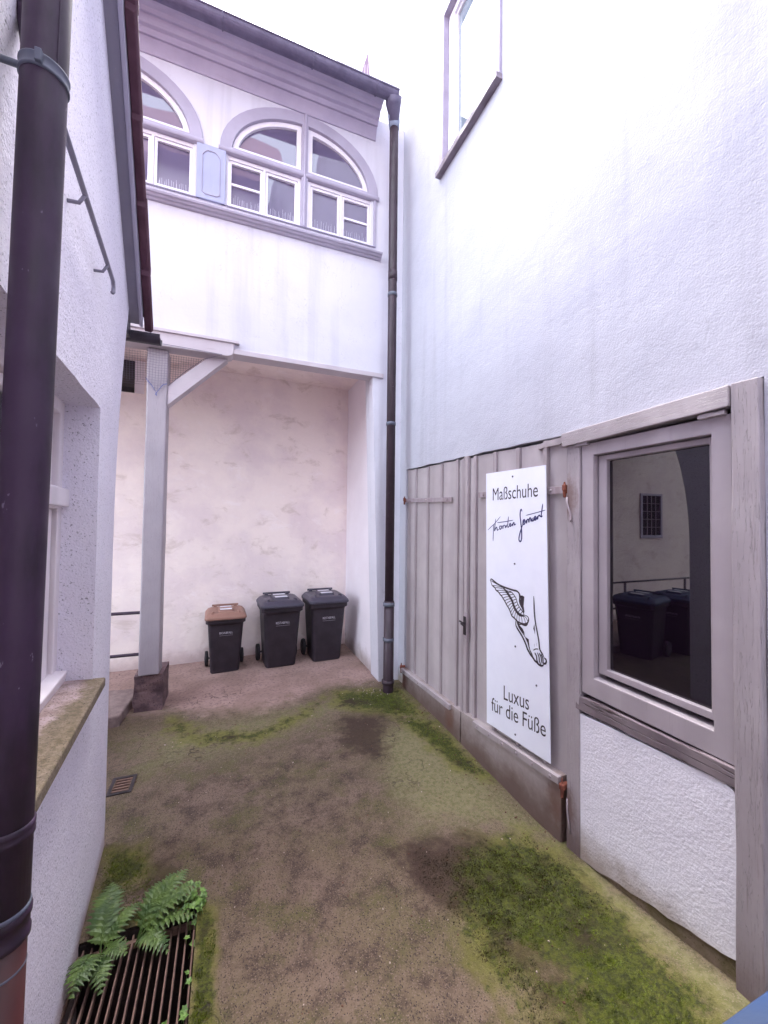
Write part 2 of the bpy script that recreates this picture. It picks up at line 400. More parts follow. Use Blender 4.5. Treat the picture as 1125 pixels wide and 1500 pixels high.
def ground_mat():
    b = NB('old courtyard concrete'); P = b.pos
    z = b.attr('zones'); s = b.t.nodes.new('ShaderNodeSeparateColor'); b.t.links.new(z.outputs['Color'], s.inputs[0])
    moss, apron, soil = s.outputs[0], s.outputs[1], s.outputs[2]; olive = z.outputs['Alpha']
    nA = b.noise(P, 7, 6, .68); nB = b.noise(P, 38, 4, .65); nC = b.noise(P, 2.0, 4, .6)
    cell = b.t.nodes.new('ShaderNodeTexVoronoi'); b.t.links.new(P, cell.inputs['Vector']); cell.inputs['Scale'].default_value = 260
    cs = b.t.nodes.new('ShaderNodeSeparateColor'); b.t.links.new(cell.outputs['Color'], cs.inputs[0])
    base = b.mix(b.ramp(nC, .32, .68), rgb(110, 91, 79), rgb(99, 86, 64))
    base = b.mix(b.ramp(nA, .42, .66), base, rgb(68, 53, 44))
    base = b.mix(b.math('MULTIPLY', b.ramp(nB, .50, .72), .55), base, rgb(48, 36, 30))
    base = b.mix(b.math('MULTIPLY', b.ramp(b.noise(P, 3.1, 5, .7), .48, .68), .8), base, rgb(76, 74, 36))
    base = b.mix(b.ramp(cs.outputs[0], .78, .99), base, rgb(112, 95, 84))
    base = b.mix(b.ramp(cs.outputs[1], .80, .97), base, rgb(50, 38, 35))
    def mask(a, lo, hi, amt=.8, nz=None):
        return b.ramp(b.math('ADD', a, b.math('MULTIPLY', b.math('SUBTRACT', nz or nA, .5), amt)), lo, hi)
    ol = b.mix(b.ramp(nB, .35, .65), rgb(124, 117, 84), rgb(100, 97, 60))
    ol = b.mix(b.ramp(cs.outputs[0], .78, .98), ol, rgb(132, 122, 100))
    c = b.mix(b.math('MULTIPLY', mask(olive, .3, .75), .85), base, ol)
    ap = b.mix(b.ramp(nC, .35, .65), rgb(168, 140, 133), rgb(146, 120, 112))
    ap = b.mix(b.ramp(nB, .45, .75), ap, rgb(120, 98, 92))
    c = b.mix(b.math('MULTIPLY', mask(apron, .30, .85, .9), .92), c, ap)
    film = b.mix(nB, rgb(116, 114, 46), rgb(86, 84, 32))
    c = b.mix(b.math('MULTIPLY', mask(moss, .22, .62, .9), .8), c, film)
    so = b.mix(nB, rgb(64, 44, 32), rgb(42, 28, 22))
    c = b.mix(b.math('MULTIPLY', mask(soil, .35, .75, 1.0), .9), c, so)
    mo = b.mix(b.ramp(b.noise(P, 60, 5, .7), .36, .64), rgb(74, 78, 12), rgb(36, 38, 7))
    mo = b.mix(b.ramp(b.noise(P, 5, 4), .50, .70), mo, rgb(46, 34, 16))
    c = b.mix(mask(moss, .40, .66, 1.2, b.noise(P, 13, 6, .72)), c, mo)
    h = b.math('ADD', b.math('MULTIPLY', cs.outputs[0], .5), b.noise(P, 240, 3, .6))
    ck = b.ramp(b.math('ABSOLUTE', b.math('SUBTRACT', b.noise(P, .8, 5, .62, .3), .5)), 0, .0035, 1, 0)
    ck = b.math('MULTIPLY', ck, b.ramp(b.noise(P, 1.1, 2), .5, .6))
    c = b.mix(b.math('MULTIPLY', ck, .8), c, rgb(38, 28, 24))
    n = b.bump(nA, .35, .012); n = b.bump(nB, .5, .007, n); n = b.bump(h, .75, .004, n); n = b.bump(b.math('MULTIPLY', ck, -1), .6, .006, n)
    return b.done(c, .95, n)
M['ground'] = ground_mat()

# ---------------------------------------------------------------- traced drawing on the sign (depth along the gate, height), metres
FOOT_LINES = [(0.0075,[(2.373,1.341),(2.36,1.325),(2.347,1.306),(2.318,1.296),(2.306,1.282),(2.277,1.272),(2.261,1.259),(2.242,1.25),(2.226,1.236),(2.207,1.22),(2.192,1.203),(2.173,1.187),(2.158,1.171),(2.147,1.154),(2.136,1.138),(2.118,1.132),(2.097,1.123),(2.083,1.116),(2.055,1.112),(2.021,1.114),(1.995,1.124),(1.982,1.141),(1.98,1.159),(1.992,1.169),(2.015,1.17)]),(0.0085,[(2.373,1.341),(2.358,1.351),(2.327,1.34),(2.286,1.326),(2.23,1.317),(2.17,1.312),(2.119,1.31),(2.091,1.31),(2.07,1.301),(2.059,1.285),(2.061,1.266),(2.054,1.244),(2.041,1.221),(2.028,1.203)]),(0.014,[(2.23,1.312),(2.192,1.289),(2.162,1.265),(2.136,1.24),(2.122,1.215),(2.104,1.19),(2.083,1.173),(2.055,1.163),(2.015,1.165)]),(0.005,[(2.192,1.293),(2.148,1.296),(2.119,1.282),(2.097,1.262),(2.083,1.234),(2.062,1.21),(2.035,1.19),(2.016,1.171)]),(0.005,[(2.07,1.301),(2.064,1.275),(2.065,1.247),(2.054,1.226),(2.038,1.208),(2.022,1.182)]),(0.004,[(2.373,1.341),(2.302,1.326),(2.23,1.312)]),(0.0032,[(2.348,1.307),(2.285,1.312),(2.225,1.309)]),(0.0032,[(2.32,1.296),(2.264,1.302),(2.21,1.3)]),(0.0032,[(2.3,1.28),(2.247,1.289),(2.195,1.291)]),(0.0032,[(2.273,1.268),(2.227,1.279),(2.182,1.281)]),(0.0032,[(2.25,1.254),(2.209,1.267),(2.17,1.271)]),(0.0032,[(2.23,1.239),(2.193,1.254),(2.158,1.26)]),(0.0032,[(2.211,1.224),(2.178,1.241),(2.146,1.25)]),(0.0032,[(2.195,1.207),(2.165,1.227),(2.136,1.239)]),(0.0032,[(2.177,1.191),(2.153,1.213),(2.129,1.226)]),(0.0032,[(2.161,1.175),(2.141,1.198),(2.122,1.214)]),(0.0032,[(2.149,1.157),(2.131,1.184),(2.113,1.202)]),(0.0032,[(2.137,1.139),(2.121,1.169),(2.105,1.191)]),(0.0032,[(2.112,1.13),(2.103,1.159),(2.093,1.181)]),(0.0032,[(2.09,1.119),(2.085,1.15),(2.081,1.172)]),(0.0032,[(2.064,1.113),(2.065,1.143),(2.065,1.166)]),(0.0032,[(2.035,1.113),(2.041,1.142),(2.048,1.163)]),(0.0032,[(2.005,1.12),(2.016,1.146),(2.028,1.164)]),(0.0032,[(1.984,1.138),(1.999,1.155),(2.015,1.165)]),(0.0035,[(2.21,1.299),(2.188,1.297),(2.166,1.295)]),(0.0035,[(2.188,1.286),(2.165,1.289),(2.141,1.293)]),(0.0035,[(2.17,1.27),(2.145,1.277),(2.122,1.283)]),(0.0035,[(2.152,1.255),(2.129,1.263),(2.107,1.271)]),(0.0035,[(2.136,1.239),(2.115,1.248),(2.095,1.257)]),(0.0035,[(2.125,1.22),(2.106,1.231),(2.087,1.241)]),(0.0035,[(2.113,1.203),(2.095,1.214),(2.076,1.226)]),(0.0035,[(2.099,1.186),(2.082,1.199),(2.065,1.213)]),(0.0035,[(2.081,1.172),(2.065,1.187),(2.05,1.201)]),(0.0035,[(2.057,1.164),(2.046,1.177),(2.035,1.19)]),(0.0035,[(2.028,1.164),(2.025,1.171),(2.022,1.177)]),(0.0075,[(1.935,1.305),(1.932,1.263),(1.93,1.219),(1.925,1.176),(1.916,1.134),(1.904,1.093),(1.891,1.044),(1.885,1.003),(1.876,0.988),(1.858,0.972),(1.846,0.956)]),(0.008,[(1.846,0.956),(1.833,0.952),(1.83,0.941),(1.837,0.927),(1.851,0.923),(1.855,0.935)]),(0.0095,[(1.851,0.922),(1.857,0.909),(1.875,0.903),(1.894,0.905),(1.909,0.912),(1.924,0.916),(1.94,0.929),(1.961,0.94),(1.974,0.953),(1.988,0.967),(2.004,0.994),(2.028,1.024),(2.055,1.049),(2.081,1.07),(2.096,1.09),(2.097,1.118)]),(0.004,[(1.965,0.974),(1.982,1.001),(2.008,1.034),(2.048,1.065),(2.075,1.086)]),(0.0075,[(1.925,0.964),(1.91,0.947),(1.906,0.924),(1.895,0.91)]),(0.0065,[(1.903,0.971),(1.889,0.949),(1.885,0.925),(1.873,0.909)]),(0.0065,[(1.888,0.974),(1.871,0.951),(1.864,0.917)]),(0.006,[(1.873,0.972),(1.858,0.953),(1.855,0.93)]),(0.004,[(1.937,0.974),(1.915,0.989),(1.893,0.994)]),(0.003,[(1.928,1.016),(1.926,0.999)]),(0.003,[(1.91,1.028),(1.908,1.009)])]
FOOT_FILLS = [[(2.056,1.288),(2.035,1.29),(2.019,1.286),(2.022,1.255),(2.025,1.227),(2.017,1.192),(2.022,1.182),(2.032,1.198),(2.042,1.214),(2.052,1.24)],[(2.093,1.117),(2.062,1.105),(2.021,1.112),(1.983,1.131),(1.988,1.116),(2.001,1.104),(2.021,1.101),(2.045,1.103),(2.063,1.096),(2.035,1.082),(2.021,1.067),(2.013,1.044),(2.034,1.057),(2.062,1.075),(2.082,1.093)],[(2.004,1.035),(1.978,1.029),(1.975,1.007),(1.969,0.973),(1.949,0.952),(1.938,0.936),(1.956,0.944),(1.974,0.967),(1.987,0.999)],[(1.93,1.137),(1.939,1.106),(1.931,1.091),(1.924,1.073),(1.925,1.105)]]
SIGNATURE = [(0.004,[(2.403,1.699),(2.36,1.727),(2.329,1.744),(2.259,1.798)]),(0.006,[(2.337,1.744),(2.338,1.694),(2.341,1.622)]),(0.007,[(2.312,1.782),(2.319,1.742),(2.325,1.698),(2.316,1.709),(2.306,1.721),(2.298,1.718),(2.293,1.702),(2.277,1.709)]),(0.007,[(2.255,1.731),(2.266,1.729),(2.269,1.714),(2.26,1.709),(2.247,1.719),(2.251,1.729),(2.235,1.733)]),(0.007,[(2.235,1.733),(2.232,1.714),(2.23,1.729),(2.216,1.739)]),(0.007,[(2.216,1.739),(2.203,1.729),(2.207,1.722),(2.198,1.727),(2.188,1.743)]),(0.006,[(2.174,1.797),(2.18,1.757),(2.181,1.725),(2.167,1.731)]),(0.004,[(2.295,1.754),(2.209,1.762),(2.127,1.772)]),(0.007,[(2.167,1.731),(2.154,1.743),(2.155,1.75),(2.162,1.745),(2.162,1.734),(2.15,1.732),(2.137,1.748)]),(0.007,[(2.137,1.748),(2.132,1.735),(2.128,1.75),(2.118,1.755),(2.114,1.741),(2.099,1.748)]),(0.008,[(2.042,1.828),(2.047,1.84),(2.055,1.836),(2.06,1.805),(2.053,1.757),(2.046,1.71),(2.045,1.654),(2.057,1.634),(2.07,1.645),(2.065,1.675),(2.046,1.723),(2.025,1.76)]),(0.0075,[(2.038,1.747),(2.019,1.766),(2.021,1.775),(2.031,1.768),(2.032,1.749),(2.02,1.747),(2.005,1.772)]),(0.0075,[(2.005,1.772),(2.0,1.754),(1.996,1.772),(1.983,1.779)]),(0.0075,[(1.983,1.779),(1.979,1.76),(1.974,1.782),(1.965,1.785),(1.959,1.766),(1.95,1.787)]),(0.0075,[(1.95,1.787),(1.95,1.769),(1.939,1.771),(1.935,1.791)]),(0.007,[(1.935,1.77),(1.92,1.787),(1.923,1.795),(1.931,1.789),(1.93,1.774),(1.917,1.776),(1.907,1.797)]),(0.007,[(1.907,1.797),(1.904,1.778),(1.899,1.795),(1.888,1.801),(1.879,1.791)]),(0.007,[(1.861,1.871),(1.868,1.831),(1.874,1.794),(1.863,1.799)]),(0.004,[(2.007,1.802),(1.919,1.817),(1.839,1.832)])]

# ---------------------------------------------------------------- wall frames of reference
def RW(a, b, d): return (1.78 - d, a, b)                      # right house: a = depth, b = height, d = out into the yard
def FA(a, b, d): return (a, 4.07 - d, b)                      # gallery front: a = across, b = height
def LW(a, b, d): return (-.593 - .088*(a - 2.554) + .996*d, a + .0877*d, b)   # left house
def lerp(a, b, t): return a + (b - a)*t
def edge_noise(p0, p1, n, amp, seed=0.0, freq=6):
    out = []
    for i in range(n):
        t = i/n; a, b = lerp(p0[0], p1[0], t), lerp(p0[1], p1[1], t)
        v = noise.noise_vector(Vector((a*freq, b*freq, seed)))
        k = amp if i else amp*.4
        out.append((a + v.x*k, b + v.y*k))
    return out
def inside(p, poly):
    x, y = p; r = False; j = len(poly)-1
    for i in range(len(poly)):
        (xi, yi), (xj, yj) = poly[i], poly[j]
        if (yi > y) != (yj > y) and x < (xj-xi)*(y-yi)/(yj-yi)+xi: r = not r
        j = i
    return r
def sdist(p, poly):
    x, y = p; m = 1e9
    for i in range(len(poly)):
        ax, ay = poly[i-1]; bx, by = poly[i]; dx, dy = bx-ax, by-ay
        t = max(0, min(1, ((x-ax)*dx+(y-ay)*dy)/(dx*dx+dy*dy+1e-12)))
        m = min(m, (x-ax-dx*t)**2+(y-ay-dy*t)**2)
    m = math.sqrt(m); return m if inside(p, poly) else -m
def soft(p, poly, w): return max(0.0, min(1.0, .5 + sdist(p, poly)/w*.5))

# ---------------------------------------------------------------- ground
MOSS_MAIN = [(1.30,1.86),(1.60,1.82),(1.66,1.60),(1.645,1.34),(1.62,1.165),(1.60,.95),(1.5,.6),(1.0,.6),(1.10,1.05),(1.017,1.196),(.992,1.323),(.985,1.46),(1.03,1.62),(1.15,1.78)]
BARE = [(1.15,1.36),(1.31,1.265),(1.27,1.16),(1.12,1.20)]
MOSS_POLYS = [([(1.05,3.98),(1.66,3.80),(1.66,3.25),(1.38,3.38),(1.0,3.68)], .26, 1.0), ([(1.42,3.3),(1.70,3.1),(1.72,2.3),(1.55,2.5),(1.50,2.9)], .18, .95),
    ([(-.46,4.0),(-.15,3.60),(.26,3.50),(.70,3.72),(.95,3.95),(.7,3.55),(.26,3.30),(-.15,3.38),(-.45,3.7)], .20, .80), ([(-.57,2.50),(-.40,2.48),(-.28,2.25),(-.55,2.2)], .14, .85),
    ([(-.10,2.02),(-.03,1.97),(-.015,1.2),(-.10,1.2)], .07, .95), ([(-.5,2.08),(-.1,2.06),(-.1,1.99),(-.5,2.0)], .06, .8)]
SOIL_POLYS = [([(.93,1.9),(1.3,1.93),(1.6,1.88),(1.72,1.6),(1.70,1.2),(1.66,.9),(1.5,.6),(.98,.6),(.95,1.2)], .22, .62), ([(.92,1.93),(1.30,1.86),(1.06,1.56),(.93,1.66)], .3, 1.35), ([(.98,3.45),(1.28,3.34),(1.08,2.78),(.90,2.95)], .34, 1.25), ([(-.4,2.45),(-.2,2.42),(-.2,2.15),(-.4,2.1)], .2, .85), ([(.2,2.75),(.75,2.95),(.7,2.5),(.25,2.4)], .5, .55), ([(-.45,3.1),(-.2,3.3),(-.2,2.7),(-.5,2.75)], .3, .5), ([(1.5,3.25),(1.68,3.1),(1.7,2.75),(1.5,2.8)], .2, .7), ([(1.0,1.5),(1.1,1.4),(1.0,1.0),(.93,1.2)], .15, .6)]
OLIVE_POLYS = [([(1.0,3.2),(1.6,3.2),(1.74,2.4),(1.74,1.7),(1.35,1.92),(.98,2.05)], .4, .9), ([(1.62,1.6),(1.8,1.6),(1.8,.6),(1.6,.6)], .1, .8), ([(-.9,3.9),(.9,3.95),(1.5,3.9),(1.2,3.4),(.2,3.1),(-.6,3.0)], .6, .75)]
APRON = [(-.9,3.98),(-.74,4.08),(-.53,4.08),(-.06,3.86),(.283,3.78),(.604,3.90),(.916,4.08),(1.285,4.08),(1.58,4.05),(1.7,4.2),(1.7,6.2),(-7,6.2),(-7,4.0)]
GRATE_HOLE = (-.62, -.10, .85, 2.0)
def gz(x, y):
    z = .012*noise.noise(Vector((x*1.3, y*1.3, 3))) + .004*noise.noise(Vector((x*6, y*6, 1)))
    if x > 1.2: z += (min(1, (x-1.2)/.55))*(-.035*max(0, 1-abs(y-1.9)/1.2) + .07*max(0, min(1, (1.5-y)/.6)))
    z += .010*soft((x, y), APRON, .14)
    if y < 3: z += .010*soft((x, y), MOSS_MAIN, .3)*(.6+.8*noise.noise(Vector((x*14, y*14, 9))))
    return z
def build_ground():
    xs = [-7, -5, -3.5, -2.5, -1.8] + [-1.3 + .03*i for i in range(106)] + [2.2]
    ys = [-8, -5, -2.5, -1, -.3] + [.3 + .03*i for i in range(178)] + [6.2]
    bm = B(); col = bm.verts.layers.float_color.new('zones'); V = {}
    for i, x in enumerate(xs):
        for j, y in enumerate(ys):
            x2 = GRATE_HOLE[1] if abs(x-GRATE_HOLE[1]) < .0151 else x; y2 = GRATE_HOLE[3] if abs(y-GRATE_HOLE[3]) < .0151 else y
            v = bm.verts.new((x2, y2, gz(x2, y2))); V[i, j] = v; p = (x2, y2)
            moss = soft(p, MOSS_MAIN, .26)*(1-.75*soft(p, BARE, .15)) if x > .5 and y < 2.3 else 0
            for pl, w, a in MOSS_POLYS: moss = max(moss, a*soft(p, pl, w))
            soil = max(a*soft(p, pl, w) for pl, w, a in SOIL_POLYS)
            ol = max(a*soft(p, pl, w) for pl, w, a in OLIVE_POLYS)
            v[col] = (moss, soft(p, APRON, .32), soil, ol)
    for i in range(len(xs)-1):
        for j in range(len(ys)-1):
            q = [V[i, j], V[i+1, j], V[i+1, j+1], V[i, j+1]]
            cx = sum(v.co.x for v in q)/4; cy = sum(v.co.y for v in q)/4
            if GRATE_HOLE[0] < cx < GRATE_HOLE[1] and GRATE_HOLE[2] < cy < GRATE_HOLE[3]: continue
            if -.685 < cx < -.565 and 2.99 < cy < 3.16: continue
            bm.faces.new(q)
    return tag(obj('ground', bm, M['ground'], smooth=True), kind='structure')
build_ground()

# ---------------------------------------------------------------- right house
rh = thing('right_house', 'tall white rough plastered house on the right with the grey double gate', 'house', (1.9, 2.4, 0))
out = [(-5.5, -.3), (.82, -.3)]
out += edge_noise((.82, -.3), (.815, 2.29), 8, .004, 1)
out += edge_noise((.815, 2.292), (1.71, 2.262), 22, .007, 2) + edge_noise((1.71, 2.264), (3.905, 2.322), 50, .009, 3)
out += edge_noise((3.91, 2.322), (3.92, -.3), 40, .006, 4) + [(3.92, -.3), (7.45, -.3), (7.45, 12.6), (-5.5, 12.6)]
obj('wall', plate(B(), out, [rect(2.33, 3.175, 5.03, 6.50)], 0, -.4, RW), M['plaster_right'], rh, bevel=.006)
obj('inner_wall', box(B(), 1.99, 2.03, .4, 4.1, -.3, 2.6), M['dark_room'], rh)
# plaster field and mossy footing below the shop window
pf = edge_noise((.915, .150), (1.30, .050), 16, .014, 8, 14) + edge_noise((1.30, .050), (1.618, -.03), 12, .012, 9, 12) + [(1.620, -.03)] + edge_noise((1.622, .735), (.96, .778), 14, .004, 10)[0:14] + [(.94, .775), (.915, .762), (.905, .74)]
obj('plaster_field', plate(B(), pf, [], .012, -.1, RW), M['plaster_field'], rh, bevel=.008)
bm = B(); beam(bm, (1.815, .80, .07), (1.815, 1.62, -.02), (.075, 0, 0), (0, 0, .24), 0, 40, .005, 2, 9)
obj('footing', bm, concrete('mossy footing concrete', rgb(132, 116, 100), rgb(104, 94, 66), rgb(84, 76, 44), 55), rh)
# timber frame
bm = B(); beam(bm, (1.83, 1.650, -.12), (1.83, 1.650, 2.20), (0, .086, 0), (.135, 0, 0), 0, 60, .004, 1)
obj('gate_post', bm, M['post_paint'], rh, bevel=.004)
bm = B(); beam(bm, (1.80, .861, .0), (1.80, .861, 2.287), (0, .086, 0), (.10, 0, 0), 0, 60, .004, 2)
obj('corner_post', bm, M['post_paint'], rh, bevel=.004)
bm = B(); beam(bm, (1.80, 1.715, 2.223), (1.80, .906, 2.243), (0, 0, .078), (.115, 0, 0), 0, 40, .005, 5)
obj('top_beam', bm, M['beam_paint'], rh, bevel=.004)
bm = B(); beam(bm, (1.82, 1.630, .792), (1.82, .905, .815), (0, 0, .072), (.115, 0, 0), 0, 44, .007, 7, 7)
obj('sill_beam', bm, M['sill_wood'], rh, bevel=.003)
# gate
GT = lambda y: lerp(2.252, 2.318, (y-1.71)/2.19)
def leaf(y0, y1, battens, kick, seedk):
    bm = B(); cuts = [y0] + battens + [y1]
    for a, b in zip(cuts, cuts[1:]):
        dj = random.uniform(-.004, .004)
        pts = [(1.80+dj, a+.003), (1.80+dj, b-.003)]
        hexa(bm, [(1.797+dj, a+.003, -.02), (1.797+dj, b-.003, -.02), (1.797+dj, b-.003, GT(b)+random.uniform(-.012, .002)), (1.797+dj, a+.003, GT(a)+random.uniform(-.012, .002)),
                  (1.83, a+.003, -.02), (1.83, b-.003, -.02), (1.83, b-.003, GT(b)), (1.83, a+.003, GT(a))])
    lf = obj('gate_leaf', bm, M['gate_board'], rh, bevel=.002)
    bm = B()
    for i, y in enumerate(battens + ([y1-.014] if seedk else [y0+.014])):
        beam(bm, (1.788, y, kick(y)-.03), (1.788, y, GT(y)-random.uniform(.0, .015)), (0, .030, 0), (.026, 0, 0), 0, 30, .0018, y)
    obj('batten', bm, M['gate_batten'], lf, bevel=.0025)
    return lf
kf = lambda y: lerp(.245, .205, (y-2.78)/1.12)
kn = lambda y: lerp(.352, .252, (y-1.715)/1.04)
far_leaf = leaf(2.762, 3.905, [2.872, 3.137, 3.403, 3.675], kf, 0)
near_leaf = leaf(1.724, 2.752, [1.872, 2.117, 2.364, 2.612], kn, 1)
for lf, y0, y1, k, zb in ((far_leaf, 2.764, 3.90, kf, (-.035, -.005)), (near_leaf, 1.726, 2.752, kn, (-.05, -.035))):
    bm = B(); X0, X1 = 1.752, 1.80
    hexa(bm, [(X0, y0, zb[0]), (X0, y1, zb[1]), (X0+.004, y1, k(y1)-.012), (X0+.004, y0, k(y0)-.012), (X1, y0, zb[0]), (X1, y1, zb[1]), (X1, y1, k(y1)-.012), (X1, y0, k(y0)-.012)])
    kb = obj('kick_board', bm, M['kick_board'], lf, bevel=.004)
    ya = y0+.14 if lf is far_leaf else y0
    yb = y1 if lf is far_leaf else y1-.19
    bm = B(); beam(bm, (1.748, ya, k(ya)-.035), (1.748, yb, k(yb)-.035), (0, 0, .042), (.026, 0, 0), 0, 30, .003, 4+y0)
    obj('weather_rail', bm, M['gate_batten'], lf, bevel=.003)
    for i in range(6):
        y = lerp(ya+.06, yb-.06, i/5); obj('bolt', lathe(B(), (1.732, y, k(y)-.035), [(.009, .004), (.008, -.001), (.004, -.004)], 10, 'X'), M['strap'], lf, smooth=True)
obj('cover_strip', beam(B(), (1.781, 2.722, .23), (1.781, 2.722, 2.29), (0, .044, 0), (.028, 0, 0), 0, 30, .002, 3), M['gate_batten'], near_leaf, bevel=.003)
# upper rail patch along the top of the near leaf
bm = B(); beam(bm, (1.786, 1.735, 2.235), (1.786, 1.93, 2.226), (0, 0, .036), (.03, 0, 0), 0, 12, .006, 8, 18); obj('top_cleat', bm, M['gate_batten'], near_leaf)
def strap(lf, ya, za, yb, zb, pin_y):
    bm = B(); hexa(bm, [(1.774, ya, za-.021), (1.774, ya, za+.021), (1.774, yb, zb+.021), (1.774, yb, zb-.021), (1.782, ya, za-.021), (1.782, ya, za+.021), (1.782, yb, zb+.021), (1.782, yb, zb-.021)])
    s = obj('hinge_strap', bm, M['strap'], lf, bevel=.002)
    for t in (.12, .5, .92):
        obj('bolt', lathe(B(), (1.770, lerp(ya, yb, t), lerp(za, zb, t)), [(.010, .005), (.009, 0), (.004, -.005)], 10, 'X'), M['strap'], lf, smooth=True)
    bm = B(); lathe(bm, (1.762, pin_y, za-.055), [(.005, .01), (.009, .014), (.010, .05), (.014, .052), (.014, .080), (.007, .085), (.004, .10)], 12)
    box(bm, 1.762, 1.79, pin_y-.012, pin_y+.012, za-.02, za+.02)
    obj('hinge_pin', bm, M['rust'], lf, smooth=False, bevel=.002)
strap(near_leaf, 1.722, 1.945, 2.56, 1.965, 1.708); strap(far_leaf, 3.90, 1.985, 2.95, 1.950, 3.912)
for lf, y, z in ((near_leaf, 1.708, .30), (far_leaf, 3.912, .20)):
    bm = B(); lathe(bm, (1.745, y, z-.07), [(.004, 0), (.009, .01), (.010, .05), (.016, .052), (.016, .078), (.007, .085), (.003, .11)], 12)
    box(bm, 1.745, 1.79, y-.012, y+.012, z-.02, z+.01)
    obj('hinge_pin', bm, M['rust'], lf, bevel=.002)
obj('hold_back_hook', tube(B(), [(1.762, 1.690, 1.90), (1.755, 1.686, 1.87), (1.757, 1.672, 1.83), (1.757, 1.660, 1.80), (1.755, 1.655, 1.775), (1.750, 1.660, 1.765)], .006, 8), M['strap'], rh, smooth=True)
bm = B(); tube(bm, [(1.762, 1.69, .24), (1.757, 1.684, .18), (1.757, 1.674, .12), (1.755, 1.664, .07)], .005, 8); obj('hold_back_hook', bm, M['strap'], rh, smooth=True)
# lock plate and lever
hp = obj('lock_plate', box(B(), 1.760, 1.768, 2.685, 2.722, .83, 1.035), M['strap'], near_leaf, bevel=.003)
bm = B(); box(bm, 1.753, 1.760, 2.695, 2.725, .86, 1.005); tube(bm, [(1.757, 2.71, .955), (1.725, 2.71, .955), (1.718, 2.70, .953), (1.717, 2.655, .945)], .007, 10)
tube(bm, [(1.74, 2.715, .955), (1.735, 2.75, .962)], .007, 10)
obj('lever_handle', bm, M['iron'], near_leaf, bevel=.003)
# shop window
sw = obj('shop_window', plate(B(), rect(.913, 1.604, .852, 2.182), [rect(.984, 1.530, .950, 2.115)], .004, -.09, RW), M['window_grey'], rh, bevel=.004)
obj('sash', plate(B(), rect(.988, 1.526, .975, 2.111), [rect(1.008, 1.476, 1.008, 2.083)], -.026, -.07, RW), M['window_grey'], sw, bevel=.005)
obj('pane', plate(B(), rect(1.0, 1.48, 1.0, 2.09), [], -.05, -.056, RW), M['glass_shop'], sw)
bm = B(); box(bm, 1.752, 1.776, .925, 1.02, 2.178, 2.196); obj('wedge', bm, M['beam_paint'], rh, bevel=.003); bm = B(); box(bm, 1.754, 1.776, 1.55, 1.625, 2.172, 2.188); obj('wedge', bm, M['beam_paint'], rh, bevel=.003)
# upper window
uw = obj('upper_window', plate(B(), rect(2.305, 3.205, 4.99, 6.54), [rect(2.385, 3.125, 5.075, 6.46)], .025, -.12, RW), timber('aged lilac window surround', rgb(172, 164, 184), rgb(150, 140, 160), 'Z', .5, .3), rh, bevel=.006)
obj('sash', plate(B(), rect(2.385, 3.125, 5.075, 6.46), [rect(2.445, 3.035, 5.135, 6.40)], -.03, -.09, RW), M['white_paint'], uw, bevel=.008)
obj('inner_frame', plate(B(), rect(2.44, 3.04, 5.13, 6.405), [rect(2.462, 3.012, 5.155, 6.38)], -.055, -.1, RW), M['white_paint'], uw, bevel=.004)
obj('pane', plate(B(), rect(2.45, 3.02, 5.14, 6.39), [], -.075, -.08, RW), M['glass_up'], uw)
bm = B(); beam(bm, (1.755, 2.30, 5.0), (1.755, 3.21, 5.0), (0, 0, .045), (.06, 0, 0), 0, 20, .005, 3, 9); obj('sill', bm, timber('weathered window sill', rgb(140, 128, 140), rgb(112, 100, 110), 'Y', .6, .5), uw)

# ---------------------------------------------------------------- sign on the gate
sg = thing('sign', 'tall white shoemaker sign with a winged foot, screwed to the gate', 'sign', (1.75, 2.1, .32))
obj('panel', plate(B(), [(2.428, 2.114), (1.841, 2.102), (1.800, .366), (2.404, .318)], [], .030, .024, RW), M['sign_white'], sg)
bm = B(); write(bm, 'Maßschuhe', lambda u, v: RW(lerp(2.346, 1.902, u), lerp(1.913, 1.917, u) + v*.088, .0306))
obj('lettering', bm, M['ink_black'], sg, recalc=False); bm = B(); write(bm, 'Luxus', lambda u, v: RW(lerp(2.216, 1.974, u), lerp(.560, .594, u) + v*.096, .0306))
obj('lettering', bm, M['ink_black'], sg, recalc=False); bm = B(); write(bm, 'für die Füße', lambda u, v: RW(lerp(2.349, 1.834, u), lerp(.428, .500, u) + v*.094, .0306))
obj('lettering', bm, M['ink_black'], sg, recalc=False)
bm = B()
for i, (w, pts) in enumerate(SIGNATURE): ribbon(bm, pts, w*1.3, RW, .0304 + i*.00004)
obj('signature', bm, M['ink_blue'], sg, recalc=False)
bm = B()
for i, (w, pts) in enumerate(FOOT_LINES): ribbon(bm, pts, w*1.4, RW, .0304 + i*.00003)
for i, pts in enumerate(FOOT_FILLS): plate(bm, pts, [], .0302 + i*.00003, None, RW)
obj('winged_foot', bm, M['ink_black'], sg, recalc=False)
for y, z in ((2.134, 2.063), (2.111, 1.485), (2.101, .949), (1.91, .771), (2.098, .384)):
    obj('screw', lathe(B(), (1.7475, y, z), [(.0065, .003), (.006, -.001), (.003, -.0025)], 10, 'X'), M['rail'], sg, smooth=True)

